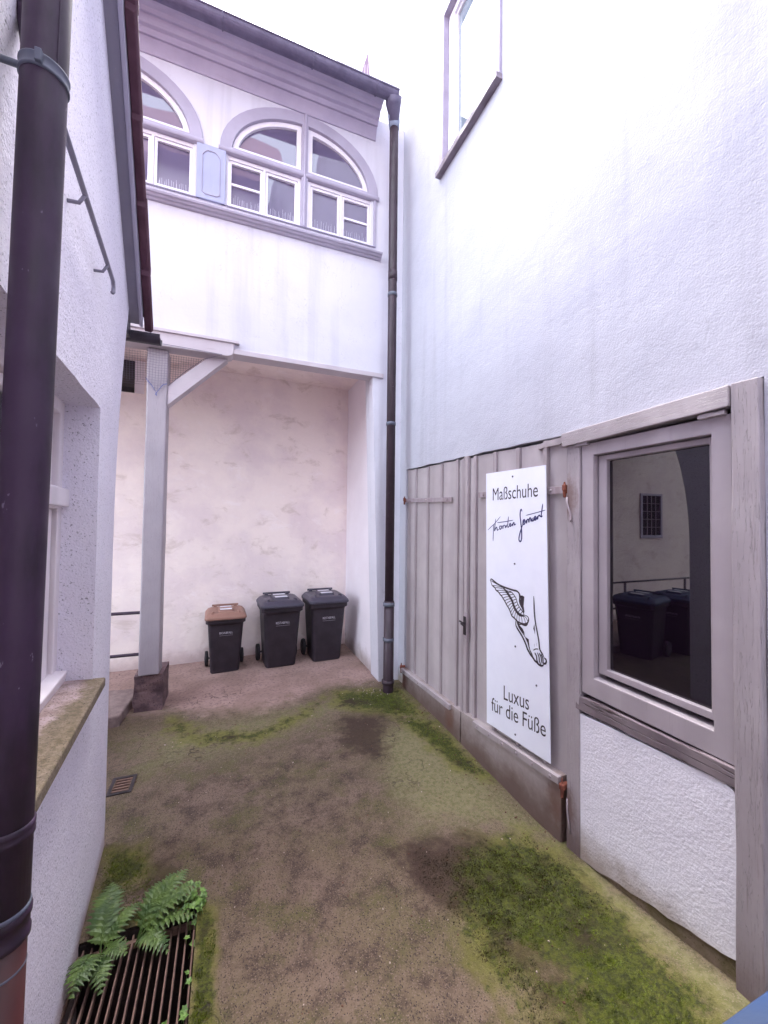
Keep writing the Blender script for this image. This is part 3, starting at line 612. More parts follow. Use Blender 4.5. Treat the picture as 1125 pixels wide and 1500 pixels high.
# ---------------------------------------------------------------- gallery building over the passage
gb = thing('gallery_building', 'white gallery with arched windows bridging the passage above the bins', 'building', (.6, 4.6, 0))
ARCX, ARCA, ARCB, ZS = (.65, -1.13), .815, .63, 5.36
def arc(xc, a, b, zs, n=24, t0=0.0, t1=180.0): return [(xc + a*math.cos(R(lerp(t0, t1, i/n))), zs + b*math.sin(R(lerp(t0, t1, i/n)))) for i in range(n+1)]
holes = [[(xc-.74, 4.79), (xc+.74, 4.79), (xc+.74, ZS)] + arc(xc, .74, .54, ZS)[1:-1] + [(xc-.74, ZS)] for xc in ARCX]
front = [(-3.3, 6.26), (-3.3, 3.40)] + edge_noise((-3.3, 3.40), (1.557, 3.40), 40, .004, 5) + [(1.557, -.3), (1.779, -.3), (1.779, 6.26)]
obj('front_wall', plate(B(), front, holes, 0, -.25, FA), M['plaster_facade'], gb)
bm = B(); hexa(bm, [(1.557, 4.32, -.3), (1.557, 5.6, -.3), (1.557, 5.6, 3.66), (1.557, 4.32, 3.66), (1.778, 4.32, -.3), (1.778, 5.6, -.3), (1.778, 5.6, 3.66), (1.778, 4.32, 3.66)])
obj('side_wall', bm, M['plaster_pier'], gb)
# back wall with a small window niche high on the left
BW = lambda a, b, d: (a, 5.385 + .055*a - d, b)
obj('back_wall', plate(B(), [(-6.5, -.3), (1.60, -.3), (1.60, 5.6), (-6.5, 5.6)], [rect(-1.62, -.97, 3.235, 3.36) if False else rect(-1.62, -.97, 3.22, 3.75)], 0, -.3, BW), M['plaster_pink'], gb)
nw = obj('niche_window', plate(B(), rect(-1.62, -.97, 3.22, 3.75), [rect(-1.58, -1.09, 3.24, 3.71)], -.10, -.15, BW), M['white_paint'], gb)
obj('pane', plate(B(), rect(-1.6, -1.08, 3.23, 3.72), [], -.13, -.135, BW), M['glass_shop'], nw)
obj('ceiling', box(B(), -3.3, 1.778, 4.32, 5.7, 3.64, 3.8), M['plaster_pink'], gb)
obj('end_wall', box(B(), -3.5, -3.3, 4.07, 5.2, 3.4, 6.4), M['plaster_facade'], gb)
bm = B(); beam(bm, (-3.3, 4.13, 3.41), (1.556, 4.13, 3.368), (0, .16, 0), (0, 0, .05), 0, 40, .003, 6); obj('lintel', bm, M['support_beam'], gb, bevel=.004)
# sill moulding
def run(prof, x0, x1, name, m, parent, bev=0):
    bm = B(); loft(bm, [[FA(x, z, d) for d, z in prof] for x in (x0, (x0+x1)/2, x1)]); return obj(name, bm, m, parent, bevel=bev)
run([(0, 4.655), (.02, 4.657), (.032, 4.672), (.05, 4.676), (.062, 4.69), (.076, 4.694), (.082, 4.712), (.065, 4.718), (-.03, 4.73), (-.03, 4.655)], -3.3, 1.505, 'sill_moulding', M['trim_lilac'], gb, .003)
run([(-.02, 6.005), (.012, 6.002), (.055, 6.115), (.075, 6.11), (.10, 6.145), (.13, 6.15), (.165, 6.195), (.19, 6.185), (.215, 6.205), (.25, 6.21), (.28, 6.235), (.32, 6.235), (.325, 6.262), (-.02, 6.30)], -3.3, 1.43, 'cornice', M['cornice'], gb, .003)
bm = B()
n = 12; rings = []
for x in (-3.3, -1, .5, 1.525):
    ring = [(x, 4.07-.39+.062*math.cos(R(180+180*k/n)), 6.165+.062*math.sin(R(180+180*k/n))) for k in range(n+1)]
    ring += [(x, 4.07-.39+.057*math.cos(R(360-180*k/n)), 6.167+.057*math.sin(R(360-180*k/n))) for k in range(n+1)]
    rings.append(ring)
loft(bm, rings); gt = obj('gutter', bm, M['gutter'], gb, smooth=False)
for x in (-.95, -.15, .65, 1.3):
    bm = B(); tube(bm, [(x, 3.80, 6.25), (x, 3.75, 6.20)] + [(x, 4.07-.39+.066*math.cos(R(a)), 6.165+.066*math.sin(R(a))) for a in range(0, -181, -20)], .006, 6); obj('gutter_bracket', bm, M['gutter'], gt)
bm = B(); tube(bm, [(-3.3, 3.617, 6.168), (1.525, 3.617, 6.168)], .009, 8); obj('gutter_bead', bm, M['gutter'], gt)
bm = B(); hexa(bm, [(-3.35, 3.69, 6.215), (1.42, 3.69, 6.215), (1.775, 5.7, 7.10), (-3.35, 5.7, 7.10), (-3.35, 3.69, 6.25), (1.42, 3.69, 6.25), (1.775, 5.7, 7.16), (-3.35, 5.7, 7.16)]); rf = obj('roof', bm, M['roof_tile'], gb)
obj('flashing', plate(B(), [(1.61, 6.80), (1.60, 7.60), (1.572, 7.89), (1.557, 7.91), (1.545, 7.85), (1.475, 7.6), (1.28, 6.80)], [], 0, .05, lambda a, b, d: (a, 4.8+d, b)), M['pink_flash'], gb)
bm = B()
for i in range(70):
    x = lerp(-.8, 1.5, (i+random.random()*.8)/70); b0 = Vector((x, 3.64, 6.165)); tube(bm, [b0, b0 + Vector((random.uniform(-.04, .04), random.uniform(-.05, .02), random.uniform(.07, .13)))], .0016, 4)
obj('gutter_spikes', bm, M['spike'], gb)
# arched windows
def frame_in(poly_out, poly_holes, d0, d1, name, m, parent, bev=.004): return obj(name, plate(B(), poly_out, poly_holes, d0, d1, FA), m, parent, bevel=bev)
def arched(xc, bars):
    L0, L1, Z0, ZT = .765, .032, 4.795, 5.315
    UZ = 5.385
    def quarter(s, a, b, x_in, zb):
        t0 = math.degrees(math.asin(min(1, (zb-ZS)/b))) if zb > ZS else 0
        t1 = math.degrees(math.acos(x_in/a))
        pts = [(xc + s*a*math.cos(R(lerp(t0, t1, i/16))), ZS + b*math.sin(R(lerp(t0, t1, i/16)))) for i in range(17)]
        return [(xc + s*x_in, zb)] + pts
    outer = [(xc-.795, Z0), (xc+.795, Z0), (xc+.795, ZS-.03), (xc+ARCA, ZS-.03)] + arc(xc, ARCA, ARCB, ZS) + [(xc-ARCA, ZS-.03), (xc-.795, ZS-.03)]
    hs_ = []
    for s in (-1, 1):
        hs_.append([(xc+s*L0, Z0+.005), (xc+s*L1, Z0+.005), (xc+s*L1, ZT), (xc+s*L0, ZT)])
        hs_.append(quarter(s, .705, .515, L1, UZ))
    w = obj('arched_window', plate(B(), outer, hs_, .018, -.10, FA), M['trim_lilac'], gb, bevel=.004)
    run([(.018, 5.318), (.028, 5.322), (.034, 5.335), (.034, 5.348), (.026, 5.362), (.018, 5.366)], xc-ARCA-.01, xc+ARCA+.01, 'transom', M['trim_lilac'], w)
    bm = B(); tube(bm, [FA(xc, Z0, .022), FA(xc, ZS+ARCB-.01, .022)], .016, 8); obj('mullion', bm, M['trim_lilac'], w)
    for s in (-1, 1):
        a0, a1 = sorted((xc+s*L0, xc+s*L1)); mid = (a0+a1)/2
        frame_in(rect(a0, a1, Z0+.005, ZT), [rect(a0+.035, mid-.012, Z0+.03, ZT-.035), rect(mid+.012, a1-.035, Z0+.03, ZT-.035)], -.012, -.07, 'sash_frame', M['white_paint'], w)
        for k, (p, q) in enumerate(((a0+.035, mid-.012), (mid+.012, a1-.035))):
            sa = obj('sash', plate(B(), rect(p+.002, q-.002, Z0+.03, ZT-.037), [rect(p+.026, q-.026, Z0+.055, ZT-.062)], -.022, -.06, FA), M['white_paint'], w, bevel=.003)
            if (s, k) in bars: obj('glazing_bar', box(B(), p+.025, q-.025, 4.10, 4.125, 5.045, 5.067), M['white_paint'], w)
            tl = random.uniform(-.006, .006); tz = random.uniform(-.004, .004)
            bm = B(); bm.faces.new([bm.verts.new(FA(x, z, -.045 + tl*sx + tz*sz)) for x, z, sx, sz in ((p+.02, Z0+.05, -1, -1), (q-.02, Z0+.05, 1, -1), (q-.02, ZT-.055, 1, 1), (p+.02, ZT-.055, -1, 1))])
            obj('pane', bm, M['glass_arch'], w)
        qo, q1 = quarter(s, .704, .514, L1+.001, UZ+.001), quarter(s, .655, .465, L1+.05, UZ+.045)
        frame_in(qo, [q1], -.012, -.07, 'sash_frame', M['white_paint'], w)
        q2 = quarter(s, .648, .458, L1+.057, UZ+.052)
        tl = random.uniform(-.012, .012)
        bm = B(); bm.faces.new([bm.verts.new(FA(x, z, -.04 + tl*(x-xc-s*.35)/.35)) for x, z in quarter(s, .66, .47, L1+.045, UZ+.04)]); obj('pane', bm, M['glass_arch'], w)
    bm = B()
    for i in range(84):
        x = lerp(xc-.74, xc+.74, (i+random.random()*.3)/84); b0 = Vector(FA(x, 4.712, .06)); tube(bm, [b0, b0+Vector((random.uniform(-.012, .012), random.uniform(-.03, .03), random.uniform(.12, .15)))], .0012, 4)
    obj('bird_spikes', bm, M['spike'], w)
arched(ARCX[0], {(-1, 0), (1, 1)}); arched(ARCX[1], {(-1, 0)})
pn = obj('panel', plate(B(), rect(-.362, -.108, 4.795, 5.325), [], .024, -.02, FA), M['panel_blue'], gb, bevel=.004)
fr = [(-.315, 4.86), (-.285, 4.84), (-.18, 4.84), (-.155, 4.86), (-.155, 5.22), (-.18, 5.255), (-.20, 5.27), (-.27, 5.27), (-.29, 5.255), (-.315, 5.22)]
fi = [(lerp(a, -.235, .06), lerp(b, 5.055, .03)) for a, b in fr]
obj('panel_moulding', plate(B(), fr, [fi], .031, .02, FA), M['trim_lilac'], pn, bevel=.002)

# timber support in front of the passage
sp = obj('support_post', beam(B(), (-.655, 4.19, .34), (-.648, 4.19, 3.32), (.168, 0, 0), (0, .168, 0), 0, 60, .003, 11), M['support_paint'], gb, bevel=.012)
bm = B()
prof = [(-1.6, 3.325), (-.06, 3.322), (-.02, 3.335), (.0, 3.36), (.005, 3.46), (-1.6, 3.475)]
plate(bm, prof, [], .03, -.13, FA); obj('support_beam', bm, M['support_beam'], gb, bevel=.006)
bm = B(); plate(bm, [(-1.6, 3.455), (.05, 3.452), (.05, 3.478), (-1.6, 3.49)], [], .045, -.05, FA); obj('beam_flashing', bm, M['support_beam'], gb, bevel=.003)
for s in (1, -1):
    c = -.65; bm = B(); plate(bm, [(c+s*.085, 2.805), (c+s*.085, 2.985), (c+s*.43, 3.322), (c+s*.60, 3.322)] if s > 0 else [(c-.60, 3.322), (c-.43, 3.322), (c-.085, 2.985), (c-.085, 2.805)], [], -.05 if s > 0 else -.16, -.17 if s > 0 else -.2, FA)
    if s > 0: obj('brace', bm, M['support_beam'], gb, bevel=.006)
    else: bm.free()
bm = B(); beam(bm, (-.66, 4.31, -.1), (-.66, 4.31, .33), (.235, 0, 0), (0, .33, 0), 0, 16, .012, 13, 9); bmesh.ops.subdivide_edges(bm, edges=bm.edges[:], cuts=2, use_grid_fill=True)
for v in bm.verts: v.co += noise.noise_vector(v.co*22)*.006
obj('plinth', bm, M['plinth'], gb)
# step beside the plinth
bm = B(); hexa(bm, [(-1.9, 3.86, -.1), (-.835, 3.93, -.1), (-.835, 3.93, .095), (-1.9, 3.86, .10), (-1.9, 4.6, -.1), (-.785, 4.5, -.1), (-.785, 4.5, .10), (-1.9, 4.6, .11)])
tag(obj('step', bm, M['step'], bevel=.015), 'low concrete step slab beside the post plinth', 'step')
# bird net
def net():
    bm = B(); n = thing('bird_net', 'grey bird net with a blue cord stretched round the post head', 'net', (-.65, 4.1, 2.9))
    fn = lambda x, z: (x, 4.13, z)
    s = .0215; w = .0011
    def strand(pts): tube(bm, pts, w, 3, False)
    for i in range(40):
        x = -.555 + i*s
        if x < -.08: strand([(x, 4.19, max(2.99, 2.98 + (x+.56)*.98)), (x+.004, 4.19, 3.31)])
        x = -.755 - i*s
        if x > -1.3: strand([(x, 4.19, 3.02 + (i % 3)*.01), (x-.006, 4.19, 3.31)])
    for j in range(16):
        z = 3.0 + j*s
        strand([(-.56, 4.19, z), (min(-.10, -.56 + (z-2.98)*1.02), 4.192, z+.004)]); strand([(-1.3, 4.19, z), (-.9, 4.192, z-.006), (-.74, 4.19, z)])
    for i in range(8):                                        # the flap over the post face
        x = -.735 + i*.024; zb = 2.92 + abs(x+.648)*1.1
        strand([(x, 4.097, 3.315), (x + .004, 4.094, 3.2), (x-.003, 4.096, zb)])
    for j in range(17):
        z = 2.93 + j*.0235; hw = min(.087, .012 + (z-2.915)/1.1)
        strand([(-.65-hw, 4.096, z), (-.65, 4.094, z-.006), (-.65+hw, 4.096, z)])
    obj('mesh', bm, M['net'], n)
    bm = B(); tube(bm, [(-.74, 4.097, 3.03), (-.69, 4.093, 2.97), (-.65, 4.092, 2.905), (-.60, 4.093, 2.985), (-.565, 4.097, 3.0)], .0028, 6); tube(bm, [(-.65, 4.092, 2.905), (-.655, 4.088, 2.89), (-.645, 4.09, 2.88)], .004, 6)
    obj('cord', bm, M['net_blue'], n)
    bm = B(); tube(bm, [(-.56, 4.12, 2.99), (-.42, 4.085, 3.13), (-.27, 4.085, 3.27), (-.1, 4.035, 3.325), (-.4, 4.03, 3.335), (-.9, 4.03, 3.345)], .0024, 6); obj('cord', bm, M['net'], n)
net()
# railing
rl = thing('railing', 'grey steel railing with two bars running left from the post', 'railing', (-2.2, 4.3, 0))
for z in (.876, .490): obj('bar', tube(B(), [(-.73, 4.28, z), (-5.0, 4.34, z)], .0145, 10), M['rail'], rl, smooth=True)
for x in (-2.0, -3.4, -4.8): obj('upright', tube(B(), [(x, 4.31, 0), (x, 4.31, .876)], .018, 10), M['rail'], rl, smooth=True)
bwd = thing('barred_window', 'small dark barred window in the yard wall, seen reflected in the shop window', 'window', (-3.8, 5.1, 1.5))
obj('frame', plate(B(), rect(-4.1, -3.55, 1.5, 2.35), [rect(-4.06, -3.59, 1.56, 2.31)], .03, .001, BW), M['cornice'], bwd)
obj('pane', plate(B(), rect(-4.08, -3.57, 1.52, 2.33), [], .008, .001, BW), M['dark_room'], bwd)
bm = B()
for i in range(1, 4): box(bm, *sorted((-4.06+.1175*i-.006, -4.06+.1175*i+.006)), BW(-3.8, 0, .026)[1], BW(-3.8, 0, .016)[1], 1.56, 2.31)
for i in range(1, 5): tube(bm, [BW(-4.06, 1.56+.15*i, .028), BW(-3.59, 1.56+.15*i, .028)], .006, 6)
obj('grille', bm, M['strap'], bwd)

# ---------------------------------------------------------------- left house
lh = thing('left_house', 'white roughcast house on the left with a deep window and tiled verge', 'house', (-1.2, 1.0, 0))
RL = lambda y: 3.926 - .855*(y - 1.929)
lo = [(-5.5, -.7), (2.552, -.7)] + [(2.553 + .006*noise.noise(Vector((0, 0, z*5))) + max(0, z-1.6)**2*.155, z) for z in [x*.1 for x in range(-2, 31)]] + [(2.895, 3.099), (-1.5, RL(-1.5)), (-5.5, RL(2.5))]
ow = [(.93, 1.0), (2.118, 1.0)] + edge_noise((2.118, 1.0), (2.112, 2.245), 16, .006, 21, 9) + edge_noise((2.112, 2.247), (.93, 2.24), 16, .006, 22, 9)
obj('wall', plate(B(), lo, [ow], 0, -.32, LW), M['plaster_left'], lh, bevel=.009)
bm = B(); box(bm, -3, -.93, 2.2, 2.5, -.3, 3.2); obj('end_wall', bm, M['plaster_left'], lh)
ld = obj('ledge', (lambda bm: hexa(bm, [LW(.88, 1.072, -.14), LW(2.11, 1.05, -.14), LW(2.140, 1.031, .045), LW(.88, 1.066, .045), LW(.88, .99, -.14), LW(2.11, .99, -.14), LW(2.140, .990, .045), LW(.88, 1.024, .045)]))(B()), M['ledge'], lh, bevel=.006)
lw = obj('deep_window', plate(B(), rect(.93, 2.12, 1.0, 2.25), [rect(.98, 2.065, 1.09, 1.79), rect(.98, 2.065, 1.885, 2.195)], -.128, -.20, LW), M['cream_paint'], lh, bevel=.005)
obj('transom', plate(B(), rect(.93, 2.11, 1.80, 1.875), [], -.100, -.129, LW), M['cream_paint'], lw, bevel=.006)
obj('casement', plate(B(), rect(.985, 2.04, 1.095, 1.785), [rect(1.03, 1.985, 1.15, 1.437), rect(1.03, 1.985, 1.463, 1.735)], -.142, -.19, LW), M['cream_paint'], lw, bevel=.005)
obj('casement', plate(B(), rect(.985, 2.055, 1.89, 2.19), [rect(1.03, 2.01, 1.93, 2.15)], -.150, -.19, LW), M['cream_paint'], lw, bevel=.005)
obj('pane', plate(B(), rect(1.0, 2.0, 1.12, 1.76), [], -.165, -.168, LW), M['glass_clear'], lw)
obj('pane', plate(B(), rect(1.0, 2.03, 1.91, 2.17), [], -.170, -.173, LW), M['glass_clear'], lw)
obj('wood_sill', (lambda bm: hexa(bm, [LW(.93, 1.105, -.2), LW(2.112, 1.105, -.2), LW(2.112, 1.092, -.088), LW(.93, 1.092, -.088), LW(.93, 1.03, -.2), LW(2.112, 1.03, -.2), LW(2.112, 1.03, -.10), LW(.93, 1.03, -.10)]))(B()), M['cream_paint'], lw, bevel=.006)
bm = B(); prev = None
for i in range(81):
    y = lerp(.9, 2.12, i/80); d = -.235 + .016*math.sin(i*.95) + .007*math.sin(i*2.3)
    c = (bm.verts.new(LW(y, 1.02, d)), bm.verts.new(LW(y, 2.24, d)))
    if prev: bm.faces.new((prev[0], c[0], c[1], prev[1]))
    prev = c
obj('curtain', bm, M['curtain'], lw, smooth=True)
# verge: soffit board, barge strip, tiles, gutter
V0, V1 = 2.955, -1.5
def slope_bar(d0, d1, z0, z1, ya, yb, name, m, parent, bev=.003):
    bm = B(); hexa(bm, [LW(ya, RL(ya)+z0, d0), LW(ya, RL(ya)+z0, d1), LW(ya, RL(ya)+z1, d1), LW(ya, RL(ya)+z1, d0), LW(yb, RL(yb)+z0, d0), LW(yb, RL(yb)+z0, d1), LW(yb, RL(yb)+z1, d1), LW(yb, RL(yb)+z1, d0)])
    return obj(name, bm, m, parent, bevel=bev)
slope_bar(-.05, .052, -.03, .0, V0, V1, 'soffit_board', M['barge_grey'], lh)
slope_bar(.053, .072, -.055, .06, V0-.01, V1, 'barge_strip', timber('pale barge strip', rgb(168, 164, 180), rgb(158, 152, 170), 'Y', .15), lh)
bm = B(); y = V0 + .07; k = 0
while y > V1:
    y2 = y - .27; j = random.uniform(-.004, .004)
    pts = []
    for (yy, lift) in ((y, .035), (y2-.03, .0)):
        for d, zz in ((.074, -.012), (.112+j, -.016), (.122+j, .0), (.122+j, .035), (.10, .075), (.074, .08)):
            pts.append(LW(yy, RL(yy)+zz+lift, d))
    loft(bm, [pts[:6], pts[6:]]); y = y2; k += 1
obj('verge_tiles', bm, M['tile'], lh, bevel=.004)
slope_bar(-2.6, .073, .062, .12, V0+.03, V1, 'roof', M['roof_tile'], lh)
bm = B(); yc, zc = 3.03, 2.985; n = 10; rings = []
for x in (-3.1, -.60, -.462):
    rings.append([(x, yc+.055*math.cos(R(180+180*k/n)), zc+.055*math.sin(R(180+180*k/n))) for k in range(n+1)] + [(x, yc+.047*math.cos(R(360-180*k/n)), zc+.002+.047*math.sin(R(360-180*k/n))) for k in range(n+1)])
loft(bm, rings); g2 = obj('eaves_gutter', bm, M['gutter_dark'], lh)
bm = B(); loft(bm, [[(x, yc+.053*math.cos(R(180+180*k/n)), zc+.053*math.sin(R(180+180*k/n))) for k in range(n+1)] for x in (-.475, -.468)]); obj('gutter_end', bm, M['gutter_dark'], g2)
bm = B(); box(bm, -1.2, -.63, 2.90, 2.975, 2.93, 3.06); obj('eaves_board', bm, M['gutter_dark'], lh)
# wall rod
bm = B(); tube(bm, [LW(1.2, 2.789, .045), LW(1.995, 2.798, .045), LW(2.03, 2.797, .045), LW(2.048, 2.78, .045), LW(2.048, 2.757, .045), LW(2.03, 2.745, .045)], .0085, 8)
rd = obj('wall_rod', bm, M['barge_grey'], lh, smooth=True)
for y in (1.51, 1.90):
    bm = B(); tube(bm, [LW(y, 2.755, -.01), LW(y, 2.76, .03), LW(y, 2.79, .046)], .006, 8); obj('rod_bracket', bm, M['barge_grey'], rd, smooth=True)

# ---------------------------------------------------------------- downpipes
dp = thing('downpipe', 'thick dark copper downpipe close by on the left, red brown at its foot', 'downpipe', (-.385, 1.012, 0))
dp_lean = (R(.62), -.410)
PX, PY = -.385, 1.012
def ring(z, prof, name, m, c=(PX, PY), par=dp): return obj(name, lathe(B(), (c[0], c[1], z), prof, 32), m, par, smooth=True)
ring(0, [(.0395, .93), (.0395, 1.4), (.0392, 2.67), (.0392, 5.2)], 'pipe', M['pipe'])
ring(0, [(.0375, -.4), (.0375, .96)], 'standpipe', M['pipe_red'])
ring(.945, [(.038, -.03), (.0425, -.028), (.0428, -.018), (.0405, -.015), (.0405, .012), (.0435, .014), (.0435, .024), (.0405, .028), (.039, .034)], 'joint', M['pipe'])
ring(.945, [(.0405, .028), (.0415, .0300), (.0415, .034), (.039, .038)], 'joint_seam', M['pipe_seam'])
ring(1.128, [(.0393, -.014), (.0425, -.012), (.0428, -.004), (.0405, .0), (.0425, .004), (.0428, .013), (.0393, .016)], 'joint', M['pipe'])
ring(.872, [(.0376, -.010), (.0385, -.009), (.0385, -.007), (.0376, -.005)], 'joint_seam', M['pipe_seam'])
bk = ring(2.672, [(.0395, -.014), (.0425, -.013), (.0425, -.009), (.041, -.006), (.041, .008), (.0425, .010), (.0425, .013), (.0395, .014)], 'bracket', M['pipe_seam'])
bm = B(); tube(bm, [(PX-.035, PY-.01, 2.672), (PX-.12, PY-.02, 2.665)], .007, 8); box(bm, PX+.0, PX+.012, PY-.050, PY-.038, 2.660, 2.686); obj('bracket_arm', bm, M['pipe_seam'], bk, bevel=.002)
obj('seam', tube(B(), [(PX+.0300, PY-.0262, 2.685), (PX+.0300, PY-.0262, 5.1)], .0016, 6), M['pipe'], dp)
obj('branch_pipe', tube(B(), [(PX-.03, PY+.03, 2.70), (PX-.07, PY+.09, 2.86), (PX-.13, PY+.10, 3.2)], .017, 12), M['pipe'], dp, smooth=True)
dp.rotation_euler.y = dp_lean[0]; dp.location.x = dp_lean[1]
fp = thing('downpipe', 'slim brown downpipe in the corner between gallery and gate', 'downpipe', (1.556, 3.82, 0))
FX, FY = 1.556, 3.82
def fring(z, prof, name, m): return ring(z, prof, name, m, (FX, FY), fp)
obj('pipe', tube(B(), [(FX-.012, 3.80, 6.02), (FX-.004, FY, 5.6), (FX, FY, 4.0), (FX+.003, FY, .9)], .046, 16), M['far_pipe'], fp, smooth=True)
obj('pipe', tube(B(), [(FX+.003, FY, .93), (FX+.003, FY, .05), (FX, FY, -.06)], [.052, .054, .056], 16), M['far_pipe'], fp, smooth=True)
for z in (4.155, 2.78, .535): fring(z, [(.045, -.018), (.058 if z < 1 else .051, -.016), (.058 if z < 1 else .051, .016), (.045, .018)], 'bracket', M['pipe_seam'])
fring(4.36, [(.045, -.05), (.0485, -.05), (.0485, .05), (.045, .05)], 'joint', M['far_pipe'])
fring(.895, [(.05, -.02), (.060, -.018), (.060, .018), (.05, .02)], 'bracket', M['pipe_seam'])
fring(.10, [(.054, -.02), (.064, -.018), (.066, .0), (.064, .018), (.054, .02)], 'joint', M['far_pipe'])
bm = B(); tube(bm, [(1.490, 3.69, 6.155), (1.50, 3.72, 6.11), (1.53, 3.77, 6.05), (FX-.012, 3.80, 5.98)], [.085, .08, .058, .05], 14); obj('hopper', bm, M['gutter'], fp, smooth=True)
bm = B(); tube(bm, [(1.528, 3.775, 6.06), (FX-.012, 3.80, 6.01), (FX-.010, 3.80, 5.94)], [.062, .060, .053], 14); obj('sleeve', bm, M['verdigris'], fp, smooth=True)

# ---------------------------------------------------------------- wheelie bins
def make_bin(name, label, lid_m, text, group):
    t = thing(name, label, 'bin', (0, 0, 0), group)
    bm = B(); rings = [rrect(0, .02, .33, .34, .03, 0), rrect(0, .02, .35, .36, .04, .012), rrect(0, .012, .425, .455, .045, .60), rrect(0, .01, .432, .465, .045, .625), rrect(0, .008, .478, .51, .05, .640), rrect(0, .008, .484, .516, .05, .685)]
    loft(bm, rings); b = obj('body', bm, M['bin_body'], t, bevel=.004)
    bm = B()
    for x in (-.12, .12): hexa(bm, [(x-.03, -.168, .05), (x+.03, -.168, .05), (x+.035, -.222, .585), (x-.035, -.222, .585), (x-.03, -.10, .05), (x+.03, -.10, .05), (x+.035, -.10, .585), (x-.035, -.10, .585)]) if False else None
    bm.free()
    bm = B(); loft(bm, [rrect(0, .0, .500, .530, .05, .686), rrect(0, .0, .506, .536, .05, .700), rrect(0, .0, .500, .530, .05, .718), rrect(0, .02, .44, .46, .06, .752), rrect(0, .03, .40, .42, .06, .760)])
    l = obj('lid', bm, lid_m, t, bevel=.005)
    bm = B(); loft(bm, [rrect(0, .0, .20, .28, .03, .756), rrect(0, .01, .185, .25, .03, .783), rrect(0, .015, .17, .23, .03, .788)]); obj('lid_hump', bm, lid_m, l, bevel=.004)
    for x in (-.165, .165):
        bm = B(); tube(bm, [(x, -.20, .735), (x, -.19, .762), (x*.92, -.135, .765), (x*.92, -.12, .752)], .014, 8); obj('lid_grip', bm, lid_m, l, smooth=True)
    bm = B(); tube(bm, [(-.17, .255, .775), (.17, .255, .775)], .013, 10); box(bm, -.15, -.11, .22, .262, .745, .78); box(bm, .11, .15, .22, .262, .745, .78); obj('hinge_bar', bm, lid_m, l, bevel=.003)
    for y0, y1, z0, z1 in ((-.118, -.055, .7880, .7910), (.045, .105, .7905, .7905)): 
        bm = B(); hexa(bm, [(-.072, y0, .7885), (.072, y0, .7885), (.072, y1, .7895), (-.072, y1, .7895), (-.072, y0, .786), (.072, y0, .786), (.072, y1, .786), (-.072, y1, .786)]); obj('sticker', bm, M['sticker'], l)
    for s in (-1, 1):
        w = obj('wheel', lathe(B(), (s*.225-(.022), .19, .095), [(.05, 0), (.088, .002), (.095, .010), (.095, .034), (.088, .042), (.05, .044)], 24, 'X'), M['rubber'], t, smooth=False)
        obj('rim', lathe(B(), (s*.225-.026, .19, .095), [(.012, -.001), (.05, .004), (.05, .048), (.012, .053)], 18, 'X'), M['bin_body'], w)
    bm = B(); tube(bm, [(-.22, .19, .095), (.22, .19, .095)], .012, 8); obj('axle', bm, M['iron'], t)
    fy = lambda z: -.1625 - (z-.012)*.0526/.588 - .0042
    bm = B(); write(bm, text, lambda u, v: (lerp(-.075, .085, u), fy(.50+v*.026), .50+v*.026)); obj('lettering', bm, M['print_white'], b, recalc=False)
    bm = B(); q = [(-.075, .478), (.085, .478), (.085, .482), (-.075, .482)]; bm.faces.new([bm.verts.new((x, fy(z), z)) for x, z in q]); obj('print_line', bm, M['print_grey'], b, recalc=False)
    return t
b2 = make_bin('wheelie_bin', 'black wheelie bin with dark lid standing in the middle of three', M['bin_lid'], 'RESTABFALL', 'wheelie bins in the passage')
b3 = copy_tree(b2); b3['label'] = 'black wheelie bin with dark lid nearest the passage corner'
b1 = make_bin('wheelie_bin', 'smaller black wheelie bin with a brown lid', M['bin_lid_brown'], 'BIOABFALL', 'wheelie bins in the passage')
for b, x, y, rz, s in ((b1, -.025, 5.02, 2, (.88, .88, .90)), (b2, .59, 5.0, 3, (1.0, 1.0, 1.04)), (b3, 1.155, 5.03, 2, (1.0, 1.0, 1.06))):
    b.location = (x, y, gz(x, y)); b.rotation_euler.z = R(rz); b.scale = s
c1 = make_bin('wheelie_bin', 'black wheelie bin with blue lid round the corner, seen only mirrored in the shop window', M['bin_lid_blue'], 'PAPIER', None)
c1['label'] = 'blue lidded bin mirrored at the left edge of the shop window'
c2 = copy_tree(c1); c2['label'] = 'blue lidded bin mirrored in the middle of the shop window'
for b, x, y, rz in ((c1, -1.55, 3.75, 75), (c2, -2.25, 3.70, 80)):
    b.location = (x, y, gz(x, y)); b.rotation_euler.z = R(rz); b.scale = (1.1, 1.1, 1.05); b['group'] = 'blue lidded bins round the corner'
c3 = copy_tree(c1); c3['label'] = 'blue bin lid cut off by the bottom right corner'; del c3['group']
c3.location = (.90, .032, gz(1, .1)); c3.rotation_euler.z = R(180); c3.scale = (1.6, 1.27, 1.44)

# ---------------------------------------------------------------- light well with grate, ferns
lwz = thing('light_well', 'sunken light well under the rusty bars at the foot of the left wall', 'light well', (-.3, 1.4, -.5))
bm = B(); plate(bm, rect(-.66, -.06, .80, 2.04), [rect(-.62, -.10, .85, 2.0)], -.012, -.55, lambda a, b, d: (a, b, d)); obj('side', bm, M['pit'], lwz)
obj('floor', box(B(), -.64, -.08, .83, 2.02, -.56, -.47), M['pit'], lwz)
gr = thing('grate', 'rusty bar grate over the light well at bottom left', 'grate', (-.3, 1.4, -.04))
for i in range(15):
    x = -.522 + i*.0295
    obj('bar', box(B(), x-.0032, x+.0032, .87, 1.985, -.045, -.018), M['grate'], gr, bevel=.001)
obj('cross_bar', box(B(), -.54, -.102, 1.955, 1.97, -.05, -.025), M['grate'], gr)
obj('cross_bar', box(B(), -.54, -.102, .90, .915, -.05, -.025), M['grate'], gr)
